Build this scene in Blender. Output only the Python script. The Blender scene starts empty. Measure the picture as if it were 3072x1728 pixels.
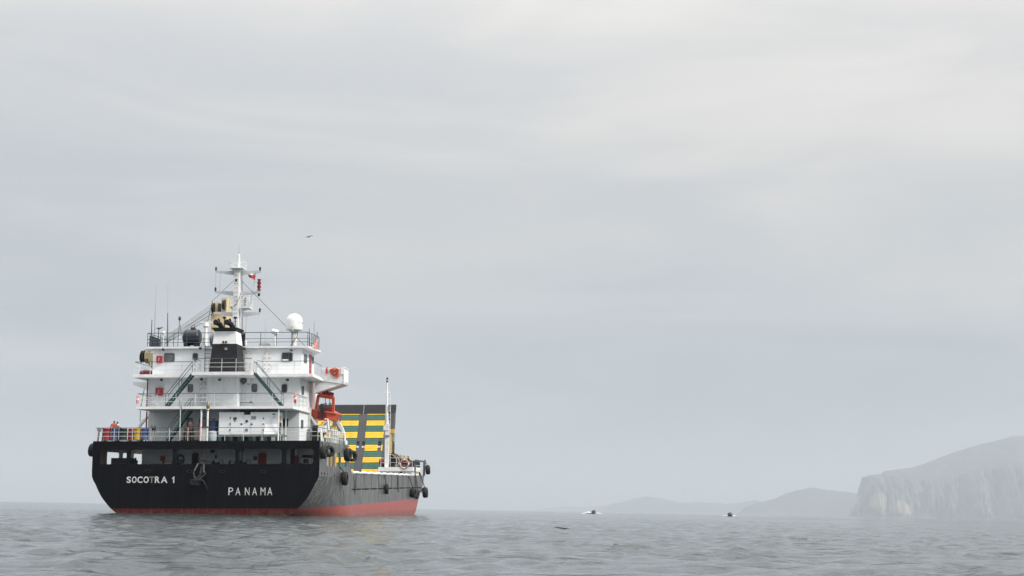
import bpy, bmesh, math, random
import numpy as np
from mathutils import Vector, Matrix, noise
random.seed(7); rng = np.random.default_rng(7)
SC = bpy.context.scene; COL = SC.collection
# ------------------------------------------------------------------ camera
PW, PH, FPX, HCAM = 3072, 1728, 4043.0, 0.72
ROLL = math.radians(1.03); PITCH = math.atan((1531.5 - 864) / FPX)
_r = Vector((1, 0, 0)); _f = Vector((0, math.cos(PITCH), math.sin(PITCH))); _u = Vector((0, -math.sin(PITCH), math.cos(PITCH)))
CR = math.cos(ROLL) * _r + math.sin(ROLL) * _u; CF = _f; CU = -math.sin(ROLL) * _r + math.cos(ROLL) * _u
CAMPOS = Vector((0, 0, HCAM))
cd = bpy.data.cameras.new('camera'); cd.sensor_width = 36; cd.lens = FPX / PW * 36; cd.clip_start = .1; cd.clip_end = 120000
cam = bpy.data.objects.new('camera', cd); COL.objects.link(cam); SC.camera = cam
cam.matrix_world = Matrix(((CR.x, CU.x, -CF.x, 0), (CR.y, CU.y, -CF.y, 0), (CR.z, CU.z, -CF.z, HCAM), (0, 0, 0, 1)))
# ------------------------------------------------------------------ light
SUN_EL, SUN_AZ = math.radians(38), math.radians(113)       # azimuth clockwise from +Y: off the ship's starboard quarter
SUN_STRENGTH, SUN_ANGLE = 2.6, math.radians(11)
EXPOSURE = 0.58
SKY_H = .39                      # luminance of the overcast at the horizon
sd = bpy.data.lights.new('sun', 'SUN'); sd.energy = SUN_STRENGTH; sd.angle = SUN_ANGLE; sd.color = (1, .95, .87)
sun = bpy.data.objects.new('sun', sd); COL.objects.link(sun)
sv = Vector((math.cos(SUN_EL) * math.sin(SUN_AZ), math.cos(SUN_EL) * math.cos(SUN_AZ), math.sin(SUN_EL)))
sun.rotation_euler = sv.to_track_quat('Z', 'Y').to_euler(); sun.location = sv * 300
SC.view_settings.view_transform = 'Standard'; SC.view_settings.look = 'None'
SC.view_settings.exposure = EXPOSURE; SC.view_settings.gamma = 1; SC.view_settings.use_curve_mapping = False

class NT:
    """tiny node-tree helper"""
    def __init__(s, tree): s.t = tree; tree.nodes.clear()
    def n(s, typ, ins=None, **kw):
        nd = s.t.nodes.new(typ)
        for k, v in kw.items(): setattr(nd, k, v)
        for k, v in (ins or {}).items():
            if isinstance(v, tuple) and len(v) == 2 and hasattr(v[0], 'outputs'): s.t.links.new(v[0].outputs[v[1]], nd.inputs[k])
            elif hasattr(v, 'outputs'): s.t.links.new(v.outputs[0], nd.inputs[k])
            else: nd.inputs[k].default_value = v
        return nd
    def math(s, op, a, b=None, c=None, clamp=False):
        ins = {0: a}
        if b is not None: ins[1] = b
        if c is not None: ins[2] = c
        return s.n('ShaderNodeMath', ins, operation=op, use_clamp=clamp)
    def mix(s, fac, a, b, blend='MIX'):
        nd = s.t.nodes.new('ShaderNodeMix'); nd.data_type = 'RGBA'; nd.blend_type = blend
        for k, v in ((0, fac), (6, a), (7, b)):
            if isinstance(v, tuple) and len(v) == 2 and hasattr(v[0], 'outputs'): s.t.links.new(v[0].outputs[v[1]], nd.inputs[k])
            elif hasattr(v, 'outputs'): s.t.links.new(v.outputs[2 if v.bl_idname == 'ShaderNodeMix' else 0], nd.inputs[k])
            else: nd.inputs[k].default_value = (*v, 1) if isinstance(v, tuple) and len(v) == 3 else v
        return nd
    def rng(s, v, a, b, c=0., d=1., smooth=False):
        return s.n('ShaderNodeMapRange', {0: v, 1: a, 2: b, 3: c, 4: d}, clamp=True, interpolation_type='SMOOTHSTEP' if smooth else 'LINEAR')

W = bpy.data.worlds.new('World'); SC.world = W; W.use_nodes = True
t = NT(W.node_tree)
tc = t.n('ShaderNodeTexCoord'); nv = t.n('ShaderNodeVectorMath', {0: (tc, 'Generated')}, operation='NORMALIZE')
sx = t.n('ShaderNodeSeparateXYZ', {0: nv})
s_up = t.math('MAXIMUM', (sx, 2), 0.)
# overcast sky: darker at the horizon, brighter towards the zenith
s2 = t.math('MULTIPLY', s_up, s_up)
grad = t.math('ADD', t.math('MULTIPLY_ADD', s_up, .95, 1.0), t.math('MULTIPLY', t.math('MULTIPLY', s2, s_up), 6.0))
den = t.math('ADD', s_up, .10)
cx = t.math('DIVIDE', (sx, 0), den); cy = t.math('DIVIDE', (sx, 1), den)
SEED1, SEED2 = 40.7, 25.4
cv = t.n('ShaderNodeCombineXYZ', {0: cx, 1: cy, 2: SEED1})
n1 = t.n('ShaderNodeTexNoise', {'Vector': cv, 'Scale': .30, 'Detail': 3.5, 'Roughness': .48, 'Distortion': .5})
mv = t.n('ShaderNodeMapping', {'Vector': nv, 'Scale': (1.5, 1.5, 7.5), 'Location': (.35, .2, SEED2)})
n2 = t.n('ShaderNodeTexNoise', {'Vector': mv, 'Scale': 2.0, 'Detail': 4., 'Roughness': .5, 'Distortion': .6})
cl1 = t.rng((n1, 0), .32, .70, -.07, .085, True); cl2 = t.rng((n2, 0), .3, .72, -.08, .10, True)
cl = t.math('ADD', cl1, cl2)
lum = t.math('MULTIPLY', grad, t.math('ADD', cl, 1.0))
tint = t.mix(t.rng(t.math('MULTIPLY_ADD', s_up, .9, cl), -.12, .30), (.865, .985, 1.12), (1.02, .995, .965))
colr = t.n('ShaderNodeVectorMath', {0: (tint, 2), 1: t.math('MULTIPLY', lum, SKY_H)}, operation='MULTIPLY')
nis = t.n('ShaderNodeTexSky', sky_type='NISHITA', sun_disc=False, sun_elevation=SUN_EL, sun_rotation=SUN_AZ, dust_density=5.0)
b1 = t.n('ShaderNodeBackground', {0: (colr, 0), 1: .94}); b2 = t.n('ShaderNodeBackground', {0: nis, 1: .05})
mx = t.n('ShaderNodeMixShader', {0: .06, 1: b1, 2: b2})
t.n('ShaderNodeOutputWorld', {0: mx})
SC.cycles.use_denoising = True
SC.cycles.volume_bounces = 1; SC.cycles.max_bounces = 8; SC.cycles.diffuse_bounces = 3; SC.cycles.glossy_bounces = 3
# ------------------------------------------------------------------ ship frame and photo frames
YAW, TRIM, HEEL = math.radians(3.0), math.radians(1.2), math.radians(1.03)
def ray(px, py): return (px - PW / 2) * CR + FPX * CF - (py - PH / 2) * CU
_c = ray(611.5, 1535); _c = _c / _c.y * 105.0
SHIP = Matrix.Translation((_c.x, 105.0, 0)) @ Matrix.Rotation(-YAW, 4, 'Z') @ Matrix.Rotation(TRIM, 4, 'X') @ Matrix.Rotation(-HEEL, 4, 'Y')
SHIPI = SHIP.inverted(); _o = SHIPI @ CAMPOS; _rot = SHIPI.to_3x3()
FR = {'Z1': (260, 720, .3106), 'Z2': (240, 1080, .3313), 'Z3': (860, 1080, .3313), 'Z4': (400, 920, .1449), 'Z5': (660, 920, .1553), 'Z6': (400, 1100, .1587),
      'Z7': (660, 1100, .1587), 'Z8': (1600, 1250, .5714), 'Y1': (580, 720, .1932), 'Y2': (860, 1040, .1656), 'Y3': (980, 1200, .1656), 'Y4': (250, 1230, .1311),
      'Y5': (280, 1320, .264), 'A4': (860, 1280, .1104), 'A5': (900, 1200, .0828), 'A6': (1100, 1340, .138), 'A7': (900, 1380, .1242), 'A8': (2500, 1290, .2221),
      'B3': (640, 1220, .1009), 'B4': (540, 1240, .069), 'B5': (560, 1380, .069), 'S': (0, 0, 1)}
def px(fr, x, y): a, b, k = FR[fr]; return a + x * k, b + y * k
def cut(fr, x, y, ax, v):
    d = _rot @ ray(*px(fr, x, y)); return _o + d * ((v - _o[ax]) / d[ax])
def F(fr, x, y, f): return cut(fr, x, y, 1, f)      # ship plane a given distance forward of the transom
def S(fr, x, y, s): return cut(fr, x, y, 0, s)      # plane parallel to the ship's side
def Hh(fr, x, y, h): return cut(fr, x, y, 2, h)     # deck plane
def world_at(x, y, dist): d = ray(x, y); return CAMPOS + d * (dist / d.y)
# ------------------------------------------------------------------ materials
MATS = {}
def paint(name, col, rough=.5, var=.12, scale=1.5, spec=.5, metal=0., dirt=None, dirt_amt=0., streak=6., bump=0., seams=0.):
    if name in MATS: return MATS[name]
    m = bpy.data.materials.new(name); m.use_nodes = True; t = NT(m.node_tree)
    tc = t.n('ShaderNodeTexCoord'); co = (tc, 'Object')
    n1 = t.n('ShaderNodeTexNoise', {'Vector': co, 'Scale': scale, 'Detail': 5., 'Roughness': .6})
    dk = tuple(c * (1 - 2.2 * var) for c in col); lt = tuple(min(1, c * (1 + .8 * var)) for c in col)
    c = t.mix(t.rng((n1, 0), .3, .7), dk, lt)
    if dirt:
        mp = t.n('ShaderNodeMapping', {'Vector': co, 'Scale': (streak, streak, .55)})
        n2 = t.n('ShaderNodeTexNoise', {'Vector': mp, 'Scale': 1.0, 'Detail': 4., 'Roughness': .65})
        n3 = t.n('ShaderNodeTexNoise', {'Vector': co, 'Scale': .45, 'Detail': 3.})
        fac = t.math('MULTIPLY', t.rng((n2, 0), .52, .74), t.rng((n3, 0), .38, .66))
        c = t.mix(t.math('MULTIPLY', fac, dirt_amt), c, dirt)
    if seams:
        sp = t.n('ShaderNodeSeparateXYZ', {0: co}); xy = t.n('ShaderNodeCombineXYZ', {0: t.math('ADD', (sp, 0), (sp, 1)), 1: (sp, 2), 2: 0.})
        br = t.n('ShaderNodeTexBrick', {'Vector': xy, 'Color1': (1, 1, 1, 1), 'Color2': (.96, .97, .97, 1), 'Mortar': (1 - seams,) * 3 + (1,), 'Scale': 1., 'Mortar Size': .012, 'Mortar Smooth': .6, 'Brick Width': 2.3, 'Row Height': 1.35})
        c = t.mix(1., c, (br, 0), 'MULTIPLY')
    r2 = t.rng((n1, 0), .25, .75, max(.03, rough - .08), min(1, rough + .1))
    ins = {'Base Color': (c, 2), 'Roughness': r2, 'Metallic': metal, 'Specular IOR Level': spec}
    if bump:
        n4 = t.n('ShaderNodeTexNoise', {'Vector': co, 'Scale': scale * 6, 'Detail': 4.})
        ins['Normal'] = t.n('ShaderNodeBump', {'Height': (n4, 0), 'Strength': bump, 'Distance': .02})
    t.n('ShaderNodeOutputMaterial', {0: t.n('ShaderNodeBsdfPrincipled', ins)})
    MATS[name] = m; return m
def hull_paint(name, top, red, wear, wear_amt, spec, rough):
    m = bpy.data.materials.new(name); m.use_nodes = True; t = NT(m.node_tree)
    tc = t.n('ShaderNodeTexCoord'); co = (tc, 'Object'); sp = t.n('ShaderNodeSeparateXYZ', {0: co})
    n0 = t.n('ShaderNodeTexNoise', {'Vector': co, 'Scale': .35, 'Detail': 5., 'Roughness': .6})
    n1 = t.n('ShaderNodeTexNoise', {'Vector': co, 'Scale': 2.2, 'Detail': 6., 'Roughness': .65})
    mp = t.n('ShaderNodeMapping', {'Vector': co, 'Scale': (3.2, 2.6, .16)})
    n2 = t.n('ShaderNodeTexNoise', {'Vector': mp, 'Scale': 1., 'Detail': 5., 'Roughness': .7})
    mp3 = t.n('ShaderNodeMapping', {'Vector': co, 'Scale': (5.5, 4.2, .2)})
    n3 = t.n('ShaderNodeTexNoise', {'Vector': mp3, 'Scale': 1., 'Detail': 4., 'Roughness': .7})
    tp = t.mix(t.rng((n1, 0), .3, .7), tuple(c * .75 for c in top), tuple(c * 1.25 for c in top))
    f1 = t.math('MULTIPLY', t.rng((n2, 0), .45, .68), t.rng((n0, 0), .36, .64))
    tp = t.mix(t.math('MULTIPLY', f1, wear_amt), tp, wear)
    f2 = t.math('MULTIPLY', t.rng((n3, 0), .53, .67), wear_amt * .7)
    tp = t.mix(f2, tp, tuple(min(.5, c * 2.6) for c in wear))
    rd = t.mix(t.rng((n1, 0), .3, .7), tuple(c * .7 for c in red), tuple(c * 1.2 for c in red))
    # fouling and rust just above the water
    wl = t.math('ADD', (sp, 2), t.math('MULTIPLY', (sp, 1), .0209))
    foul = t.math('MULTIPLY', t.rng(wl, .55, .0), t.rng((n1, 0), .42, .62))
    rd = t.mix(t.math('MULTIPLY', foul, .75), rd, (.055, .06, .035))
    rd = t.mix(t.math('MULTIPLY', t.rng((n3, 0), .58, .72), .45), rd, (.30, .22, .15))
    edge = t.math('ADD', (sp, 2), t.math('MULTIPLY', t.math('SUBTRACT', (n1, 0), .5), .10))
    c = t.mix(t.rng(edge, .44, .47), rd, tp)
    # welded plates: fine seams and a little panting between frames
    br = t.n('ShaderNodeTexBrick', {'Vector': t.n('ShaderNodeCombineXYZ', {0: t.math('ADD', (sp, 1), (sp, 0)), 1: (sp, 2), 2: 0.}), 'Color1': (1, 1, 1, 1), 'Color2': (1, 1, 1, 1), 'Mortar': (0, 0, 0, 1), 'Scale': 1., 'Mortar Size': .02, 'Mortar Smooth': 1., 'Brick Width': 6., 'Row Height': 1.7})
    wv = t.n('ShaderNodeTexNoise', {'Vector': t.n('ShaderNodeMapping', {'Vector': co, 'Scale': (1.1, 1.4, .5)}), 'Scale': 1., 'Detail': 2.})
    hgt = t.math('MULTIPLY_ADD', (wv, 0), 1.2, t.math('MULTIPLY', (br, 0), .25))
    bp = t.n('ShaderNodeBump', {'Height': hgt, 'Strength': .35, 'Distance': .05})
    rr = t.rng((n1, 0), .25, .75, rough - .06, rough + .12)
    p = t.n('ShaderNodeBsdfPrincipled', {'Base Color': (c, 2), 'Roughness': rr, 'Specular IOR Level': spec, 'Normal': bp})
    t.n('ShaderNodeOutputMaterial', {0: p}); MATS[name] = m; return m
WHITE = paint('white_wall_paint', (.76, .79, .815), .5, .035, .6, .4, dirt=(.40, .33, .26), dirt_amt=.5, streak=3.5, seams=.16)
WPAINT = paint('white_fitting_paint', (.78, .79, .80), .45, .06, 2., .4, dirt=(.4, .33, .26), dirt_amt=.3)
PALE = paint('pale_rail_paint', (.58, .60, .60), .5, .1, 3., .4, dirt=(.3, .22, .16), dirt_amt=.5)
DKRAIL = paint('dark_blue_rail_paint', (.05, .075, .095), .45, .2, 4., .4)
BLACK = paint('black_paint', (.012, .013, .016), .55, .3, 2., .3)
NAVYT = paint('black_plastic', (.02, .022, .032), .38, .2, 2., .4)
DECKG = paint('deck_green_paint', (.045, .085, .075), .7, .25, 2., .3, dirt=(.1, .08, .06), dirt_amt=.5)
STAIRG = paint('stair_green_paint', (.02, .075, .065), .5, .2, 3., .4)
GREY = paint('grey_steel', (.28, .29, .30), .5, .15, 2., .4, dirt=(.2, .14, .1), dirt_amt=.4)
DGREY = paint('dark_grey_steel', (.055, .057, .062), .5, .2, 2., .4, dirt=(.12, .08, .06), dirt_amt=.4)
TAN = paint('tan_crane_paint', (.60, .50, .30), .5, .14, 2., .4, dirt=(.22, .15, .08), dirt_amt=.6)
RED = paint('red_paint', (.36, .02, .03), .45, .15, 3., .4)
REDD = paint('dark_red_paint', (.20, .015, .03), .5, .2, 3., .4)
ORANGE = paint('orange_boat_paint', (.60, .085, .03), .45, .12, 2., .4, dirt=(.25, .05, .03), dirt_amt=.4)
SALMON = paint('salmon_canvas', (.66, .25, .21), .8, .12, 3., .2)
GLASS = paint('dark_window_glass', (.02, .025, .03), .08, .1, 3., .5)
GLASSG = paint('curtained_window_glass', (.11, .13, .14), .15, .2, 3., .5)
FRAMEM = paint('window_frame_rubber', (.10, .115, .125), .5, .2, 3., .4)
RUBBER = paint('old_tyre_rubber', (.016, .016, .017), .75, .35, 4., .3, dirt=(.08, .075, .07), dirt_amt=.5, bump=.3)
CHAIN = paint('rusty_chain', (.06, .05, .045), .65, .35, 6., .4, metal=.3)
ROPE = paint('mooring_rope', (.38, .34, .26), .9, .3, 8., .1, bump=.5)
YELLOW = paint('yellow_ramp_paint', (.74, .47, .025), .55, .10, 1.6, .35, dirt=(.30, .16, .03), dirt_amt=.4)
GREEN = paint('green_ramp_paint', (.035, .125, .105), .55, .14, 1.6, .35, dirt=(.03, .05, .05), dirt_amt=.5)
RAMPG = paint('ramp_grey_paint', (.060, .062, .072), .55, .14, 1.2, .35, dirt=(.13, .10, .08), dirt_amt=.35)
YELLS = paint('yellow_paint', (.62, .42, .04), .5, .15, 3., .4)
GRATE = paint('pale_grating', (.70, .73, .76), .5, .08, 3., .4)
SKIN = paint('brown_skin', (.16, .085, .055), .55, .1, 6., .3)
HAIR = paint('black_hair', (.012, .010, .009), .6, .2, 20., .3)
LETTER = paint('faded_white_lettering', (.62, .63, .64), .6, .12, 3., .3)
LETTERG = paint('worn_grey_lettering', (.20, .20, .21), .7, .15, 6., .3)
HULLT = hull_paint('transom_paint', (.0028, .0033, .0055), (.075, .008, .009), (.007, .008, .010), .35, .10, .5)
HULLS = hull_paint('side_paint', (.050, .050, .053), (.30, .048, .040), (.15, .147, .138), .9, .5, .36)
# ------------------------------------------------------------------ mesh helpers
class MB:
    def __init__(s): s.v = []; s.f = []; s.m = []; s.cur = 0
    def mi(s, i): s.cur = i; return s
    def add(s, vs, fs):
        o = len(s.v); s.v += [tuple(v) for v in vs]; s.f += [tuple(i + o for i in f) for f in fs]; s.m += [s.cur] * len(fs); return s
    def box(s, x0, x1, y0, y1, z0, z1):
        v = [(x, y, z) for z in (z0, z1) for y in (y0, y1) for x in (x0, x1)]
        return s.add(v, [(0, 2, 3, 1), (4, 5, 7, 6), (0, 1, 5, 4), (2, 6, 7, 3), (0, 4, 6, 2), (1, 3, 7, 5)])
    def cbox(s, c, d): return s.box(c[0] - d[0] / 2, c[0] + d[0] / 2, c[1] - d[1] / 2, c[1] + d[1] / 2, c[2] - d[2] / 2, c[2] + d[2] / 2)
    def prism(s, poly, vec):
        n = len(poly); vec = Vector(vec); p = [Vector(q) for q in poly]
        return s.add(p + [q + vec for q in p], [tuple(range(n))[::-1], tuple(range(n, 2 * n))] + [(i, (i + 1) % n, n + (i + 1) % n, n + i) for i in range(n)])
    def loft(s, rings, cap=True):
        n = len(rings[0]); v = [p for r in rings for p in r]; fs = []
        for k in range(len(rings) - 1):
            for i in range(n): j = (i + 1) % n; fs.append((k * n + i, k * n + j, (k + 1) * n + j, (k + 1) * n + i))
        if cap: fs += [tuple(range(n))[::-1], tuple(range((len(rings) - 1) * n, len(rings) * n))]
        return s.add(v, fs)
    def tube(s, pts, r, n=6, closed=False):
        P = [Vector(p) for p in pts]; R = r if isinstance(r, (list, tuple)) else [r] * len(P); rings = []
        for i, p in enumerate(P):
            a = P[i - 1] if (i > 0 or closed) else p; b = P[(i + 1) % len(P)] if (i < len(P) - 1 or closed) else p
            d = (b - a).normalized(); q = d.cross(Vector((0, 0, 1)))
            if q.length < .05: q = d.cross(Vector((0, 1, 0)))
            q.normalize(); w = d.cross(q)
            rings.append([p + R[i] * (math.cos(2 * math.pi * k / n) * q + math.sin(2 * math.pi * k / n) * w) for k in range(n)])
        if closed: rings.append(rings[0]); return s.loft(rings, False)
        return s.loft(rings)
    def lathe(s, prof, c, axis='z', n=20):
        c = Vector(c); ex = {'z': Vector((0, 0, 1)), 'x': Vector((1, 0, 0)), 'y': Vector((0, 1, 0))}[axis] if isinstance(axis, str) else Vector(axis).normalized()
        a = ex.orthogonal().normalized(); b = ex.cross(a); rings = []
        for r, z in prof: rings.append([c + ex * z + max(r, 1e-4) * (math.cos(2 * math.pi * k / n) * a + math.sin(2 * math.pi * k / n) * b) for k in range(n)])
        return s.loft(rings)
    def torus(s, c, axis, R, r, n=24, k=8, sq=1.):
        ex = Vector(axis).normalized(); c = Vector(c); prof = []
        a = ex.orthogonal().normalized(); b = ex.cross(a); rings = []
        for i in range(n):
            d = math.cos(2 * math.pi * i / n) * a + math.sin(2 * math.pi * i / n) * b
            rings.append([c + d * (R + r * math.cos(2 * math.pi * j / k)) + ex * (r * sq * math.sin(2 * math.pi * j / k)) for j in range(k)])
        rings.append(rings[0]); return s.loft(rings, False)
    def build(s, name, mats, parent=None, smooth=False, sharp=35, matrix=None, **props):
        me = bpy.data.meshes.new(name); me.from_pydata(s.v, [], s.f)
        for m in (mats if isinstance(mats, (list, tuple)) else [mats]): me.materials.append(m)
        me.polygons.foreach_set('material_index', s.m)
        bm = bmesh.new(); bm.from_mesh(me); bmesh.ops.recalc_face_normals(bm, faces=bm.faces); bm.to_mesh(me); bm.free()
        if smooth:
            me.polygons.foreach_set('use_smooth', [True] * len(me.polygons)); me.set_sharp_from_angle(angle=math.radians(sharp))
        o = bpy.data.objects.new(name, me); COL.objects.link(o)
        if parent is not None: o.parent = parent
        if matrix is not None: o.matrix_world = matrix
        for k, v in props.items(): o[k] = v
        return o
def empty(name, matrix, parent=None, **props):
    o = bpy.data.objects.new(name, None); COL.objects.link(o); o.empty_display_size = .2
    if parent is not None: o.parent = parent
    o.matrix_world = matrix
    for k, v in props.items(): o[k] = v
    return o
def on_ship(s, f, h, rz=0): return SHIP @ Matrix.Translation((s, f, h)) @ Matrix.Rotation(rz, 4, 'Z')
def curve_mesh(cu):
    ob = bpy.data.objects.new('tmp', cu); COL.objects.link(ob); dg = bpy.context.evaluated_depsgraph_get(); dg.update()
    me = bpy.data.meshes.new_from_object(ob.evaluated_get(dg)); v = [tuple(q.co) for q in me.vertices]; f = [tuple(p.vertices) for p in me.polygons]
    bpy.data.objects.remove(ob); bpy.data.meshes.remove(me); bpy.data.curves.remove(cu); return v, f
def plate(mb, outer, holes, thick, mp):
    cu = bpy.data.curves.new('c', 'CURVE'); cu.dimensions = '2D'; cu.fill_mode = 'BOTH'; cu.extrude = thick / 2
    for lp in [outer] + holes:
        sp = cu.splines.new('POLY'); sp.points.add(len(lp) - 1); sp.use_cyclic_u = True
        for p, q in zip(sp.points, lp): p.co = (q[0], q[1], 0, 1)
    v, f = curve_mesh(cu); mb.add([mp(a, b, c) for a, b, c in v], f)
def rrect(u0, u1, v0, v1, r, n=4):
    r = min(r, (u1 - u0) / 2.01, (v1 - v0) / 2.01); out = []
    for cx_, cy_, a0 in ((u1 - r, v1 - r, 0), (u0 + r, v1 - r, 90), (u0 + r, v0 + r, 180), (u1 - r, v0 + r, 270)):
        for k in range(n + 1): a = math.radians(a0 + 90 * k / n); out.append((cx_ + r * math.cos(a), cy_ + r * math.sin(a)))
    return out
def aft(f): return lambda u, v, d: (u, f - d, v)
def stb(s): return lambda u, v, d: (s + d, u, v)
def slab(mb, mp, loop, d0, d1): mb.loft([[mp(u, v, d0) for u, v in loop], [mp(u, v, d1) for u, v in loop]]); return mb
def ring(mb, mp, u0, u1, v0, v1, r, w, d0, d1):
    a = rrect(u0, u1, v0, v1, r); b = rrect(u0 + w, u1 - w, v0 + w, v1 - w, max(.01, r - w)); n = len(a)
    lay = [[mp(*p, d0) for p in a], [mp(*p, d1) for p in a], [mp(*p, d1) for p in b], [mp(*p, d0) for p in b]]
    mb.loft(lay + [lay[0]], False); return mb
def rail_parts(parent, pts, hgt=1.0, step=1.3, rails=(.36, .68), r=.02, low=None, top=None, name='railing', droop=0.):
    pts = [Vector(p) for p in pts]; mb = MB(); up = Vector((0, 0, hgt))
    for a, b in zip(pts, pts[1:]):
        L = (b - a).length; n = max(1, round(L / step))
        for k in range(n + 1):
            if k == 0 and a is not pts[0]: continue
            p = a.lerp(b, k / n); mb.tube([p, p + up], r * 1.15, 5)
    for q in rails: mb.tube([p + Vector((0, 0, q * hgt)) for p in pts], r * .85, 5)
    o = mb.build(name, low or PALE, parent)
    MB().tube([p + up for p in pts], r * 1.3, 6).build('handrail', top or DKRAIL, o)
    return o
def _sh(s, b): b = Vector(b); s.v = [tuple(Vector(v) - b) for v in s.v]; return s
MB.sh = _sh
# ------------------------------------------------------------------ sea
def build_sea():
    ys = [1.0]
    while ys[-1] < 45000: ys.append(ys[-1] + max(.075, .0040 * ys[-1] if ys[-1] < 400 else .03 * ys[-1]))
    ys = np.array([-45000, -15000, -5000, -1500, -500, -180, -70, -30, -14, -7, -3] + ys)
    xs = [0.]
    while xs[-1] < 45000: xs.append(xs[-1] + max(.10, .0115 * xs[-1] if xs[-1] < 200 else .08 * xs[-1]))
    xs = np.array(xs); xs = np.concatenate([-xs[:0:-1], xs])
    X, Y = np.meshgrid(xs, ys); Z = np.zeros_like(X)
    D = np.sqrt(X * X + Y * Y); sp = np.maximum(np.maximum(.10, .0115 * np.abs(X)), np.maximum(.075, .0040 * np.abs(Y)))
    N = 130
    lam = np.exp(rng.uniform(math.log(.22), math.log(3.2), N)); wind = math.radians(200)
    th = wind + rng.normal(0, .75, N); ph = rng.uniform(0, 2 * math.pi, N)
    slope = .142 * math.sqrt(2 / N) * np.where(lam > 1.2, (1.2 / lam) ** .95, 1.0)
    # gusts: short wavelets come in groups, steep here and nearly slick there
    env = np.zeros_like(X)
    for l_, a_, p_ in zip(np.exp(rng.uniform(math.log(.9), math.log(9), 26)), rng.uniform(0, 6.3, 26), rng.uniform(0, 6.3, 26)):
        env += np.sin(2 * math.pi / l_ * (math.cos(a_) * X + math.sin(a_) * Y) + p_)
    env = .6 + 1.5 * np.clip(env / math.sqrt(13) - .15, 0, 2.2) ** 1.3
    X0 = X.copy(); Y0 = Y.copy(); DX = np.zeros_like(X); DY = np.zeros_like(X)
    for l, a, p, s in zip(lam, th, ph, slope):
        k = 2 * math.pi / l; amp = s / k; fade = np.clip((l / sp - 2.2) / 2.0, 0, 1) * (env if l < .8 else 1.)
        if not fade.any(): continue
        q = k * (math.cos(a) * X0 + math.sin(a) * Y0) + p; sn = np.sin(q); cs = np.cos(q)
        Z += amp * fade * sn; DX += .95 * amp * fade * math.cos(a) * cs; DY += .95 * amp * fade * math.sin(a) * cs
    Z *= np.clip((2500 - D) / 1500, 0, 1)
    X = X0 + DX; Y = Y0 + DY
    nv, nu = X.shape
    me = bpy.data.meshes.new('sea'); me.vertices.add(nv * nu); me.vertices.foreach_set('co', np.stack([X, Y, Z], -1).astype(np.float32).ravel())
    i = np.arange((nv - 1) * nu).reshape(nv - 1, nu)[:, :-1].ravel()
    q = np.stack([i, i + 1, i + nu + 1, i + nu], 1).astype(np.int32)
    me.loops.add(q.size); me.loops.foreach_set('vertex_index', q.ravel()); me.polygons.add(len(q)); me.polygons.foreach_set('loop_start', np.arange(0, q.size, 4, dtype=np.int32))
    me.polygons.foreach_set('use_smooth', np.ones(len(q), bool)); me.update(); me.validate()
    m = bpy.data.materials.new('sea_water'); m.use_nodes = True; t = NT(m.node_tree)
    tc = t.n('ShaderNodeTexCoord'); co = (tc, 'Object')
    mp = t.n('ShaderNodeMapping', {'Vector': co, 'Scale': (1., 1.25, 1.), 'Rotation': (0, 0, .35)})
    a = t.n('ShaderNodeTexNoise', {'Vector': mp, 'Scale': 2.6, 'Detail': 6., 'Roughness': .62, 'Distortion': .3})
    b = t.n('ShaderNodeTexNoise', {'Vector': mp, 'Scale': .55, 'Detail': 5., 'Roughness': .6})
    pt = t.n('ShaderNodeTexNoise', {'Vector': t.n('ShaderNodeMapping', {'Vector': co, 'Scale': (.02, .008, 1)}), 'Scale': 1., 'Detail': 3.})
    fl = t.n('ShaderNodeTexNoise', {'Vector': t.n('ShaderNodeMapping', {'Vector': co, 'Scale': (.75, 1.9, 1.), 'Rotation': (0, 0, .12)}), 'Scale': 1.15, 'Detail': 3.5, 'Roughness': .55, 'Distortion': .6})
    pk = t.rng((fl, 0), .56, .80, 0., 1., True)
    h = t.math('MULTIPLY_ADD', pk, .9, t.math('MULTIPLY_ADD', (a, 0), .15, t.math('MULTIPLY', (b, 0), .30)))
    bp = t.n('ShaderNodeBump', {'Height': h, 'Strength': t.rng((pt, 0), .35, .65, .5, 1.), 'Distance': .38})
    p = t.n('ShaderNodeBsdfPrincipled', {'Base Color': (.042, .054, .060, 1), 'Roughness': .07, 'IOR': 1.333, 'Specular IOR Level': .5, 'Normal': bp})
    t.n('ShaderNodeOutputMaterial', {0: p}); me.materials.append(m)
    o = bpy.data.objects.new('sea', me); COL.objects.link(o); o['kind'] = 'structure'; o['label'] = 'grey choppy open sea under overcast sky'
build_sea()
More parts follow.
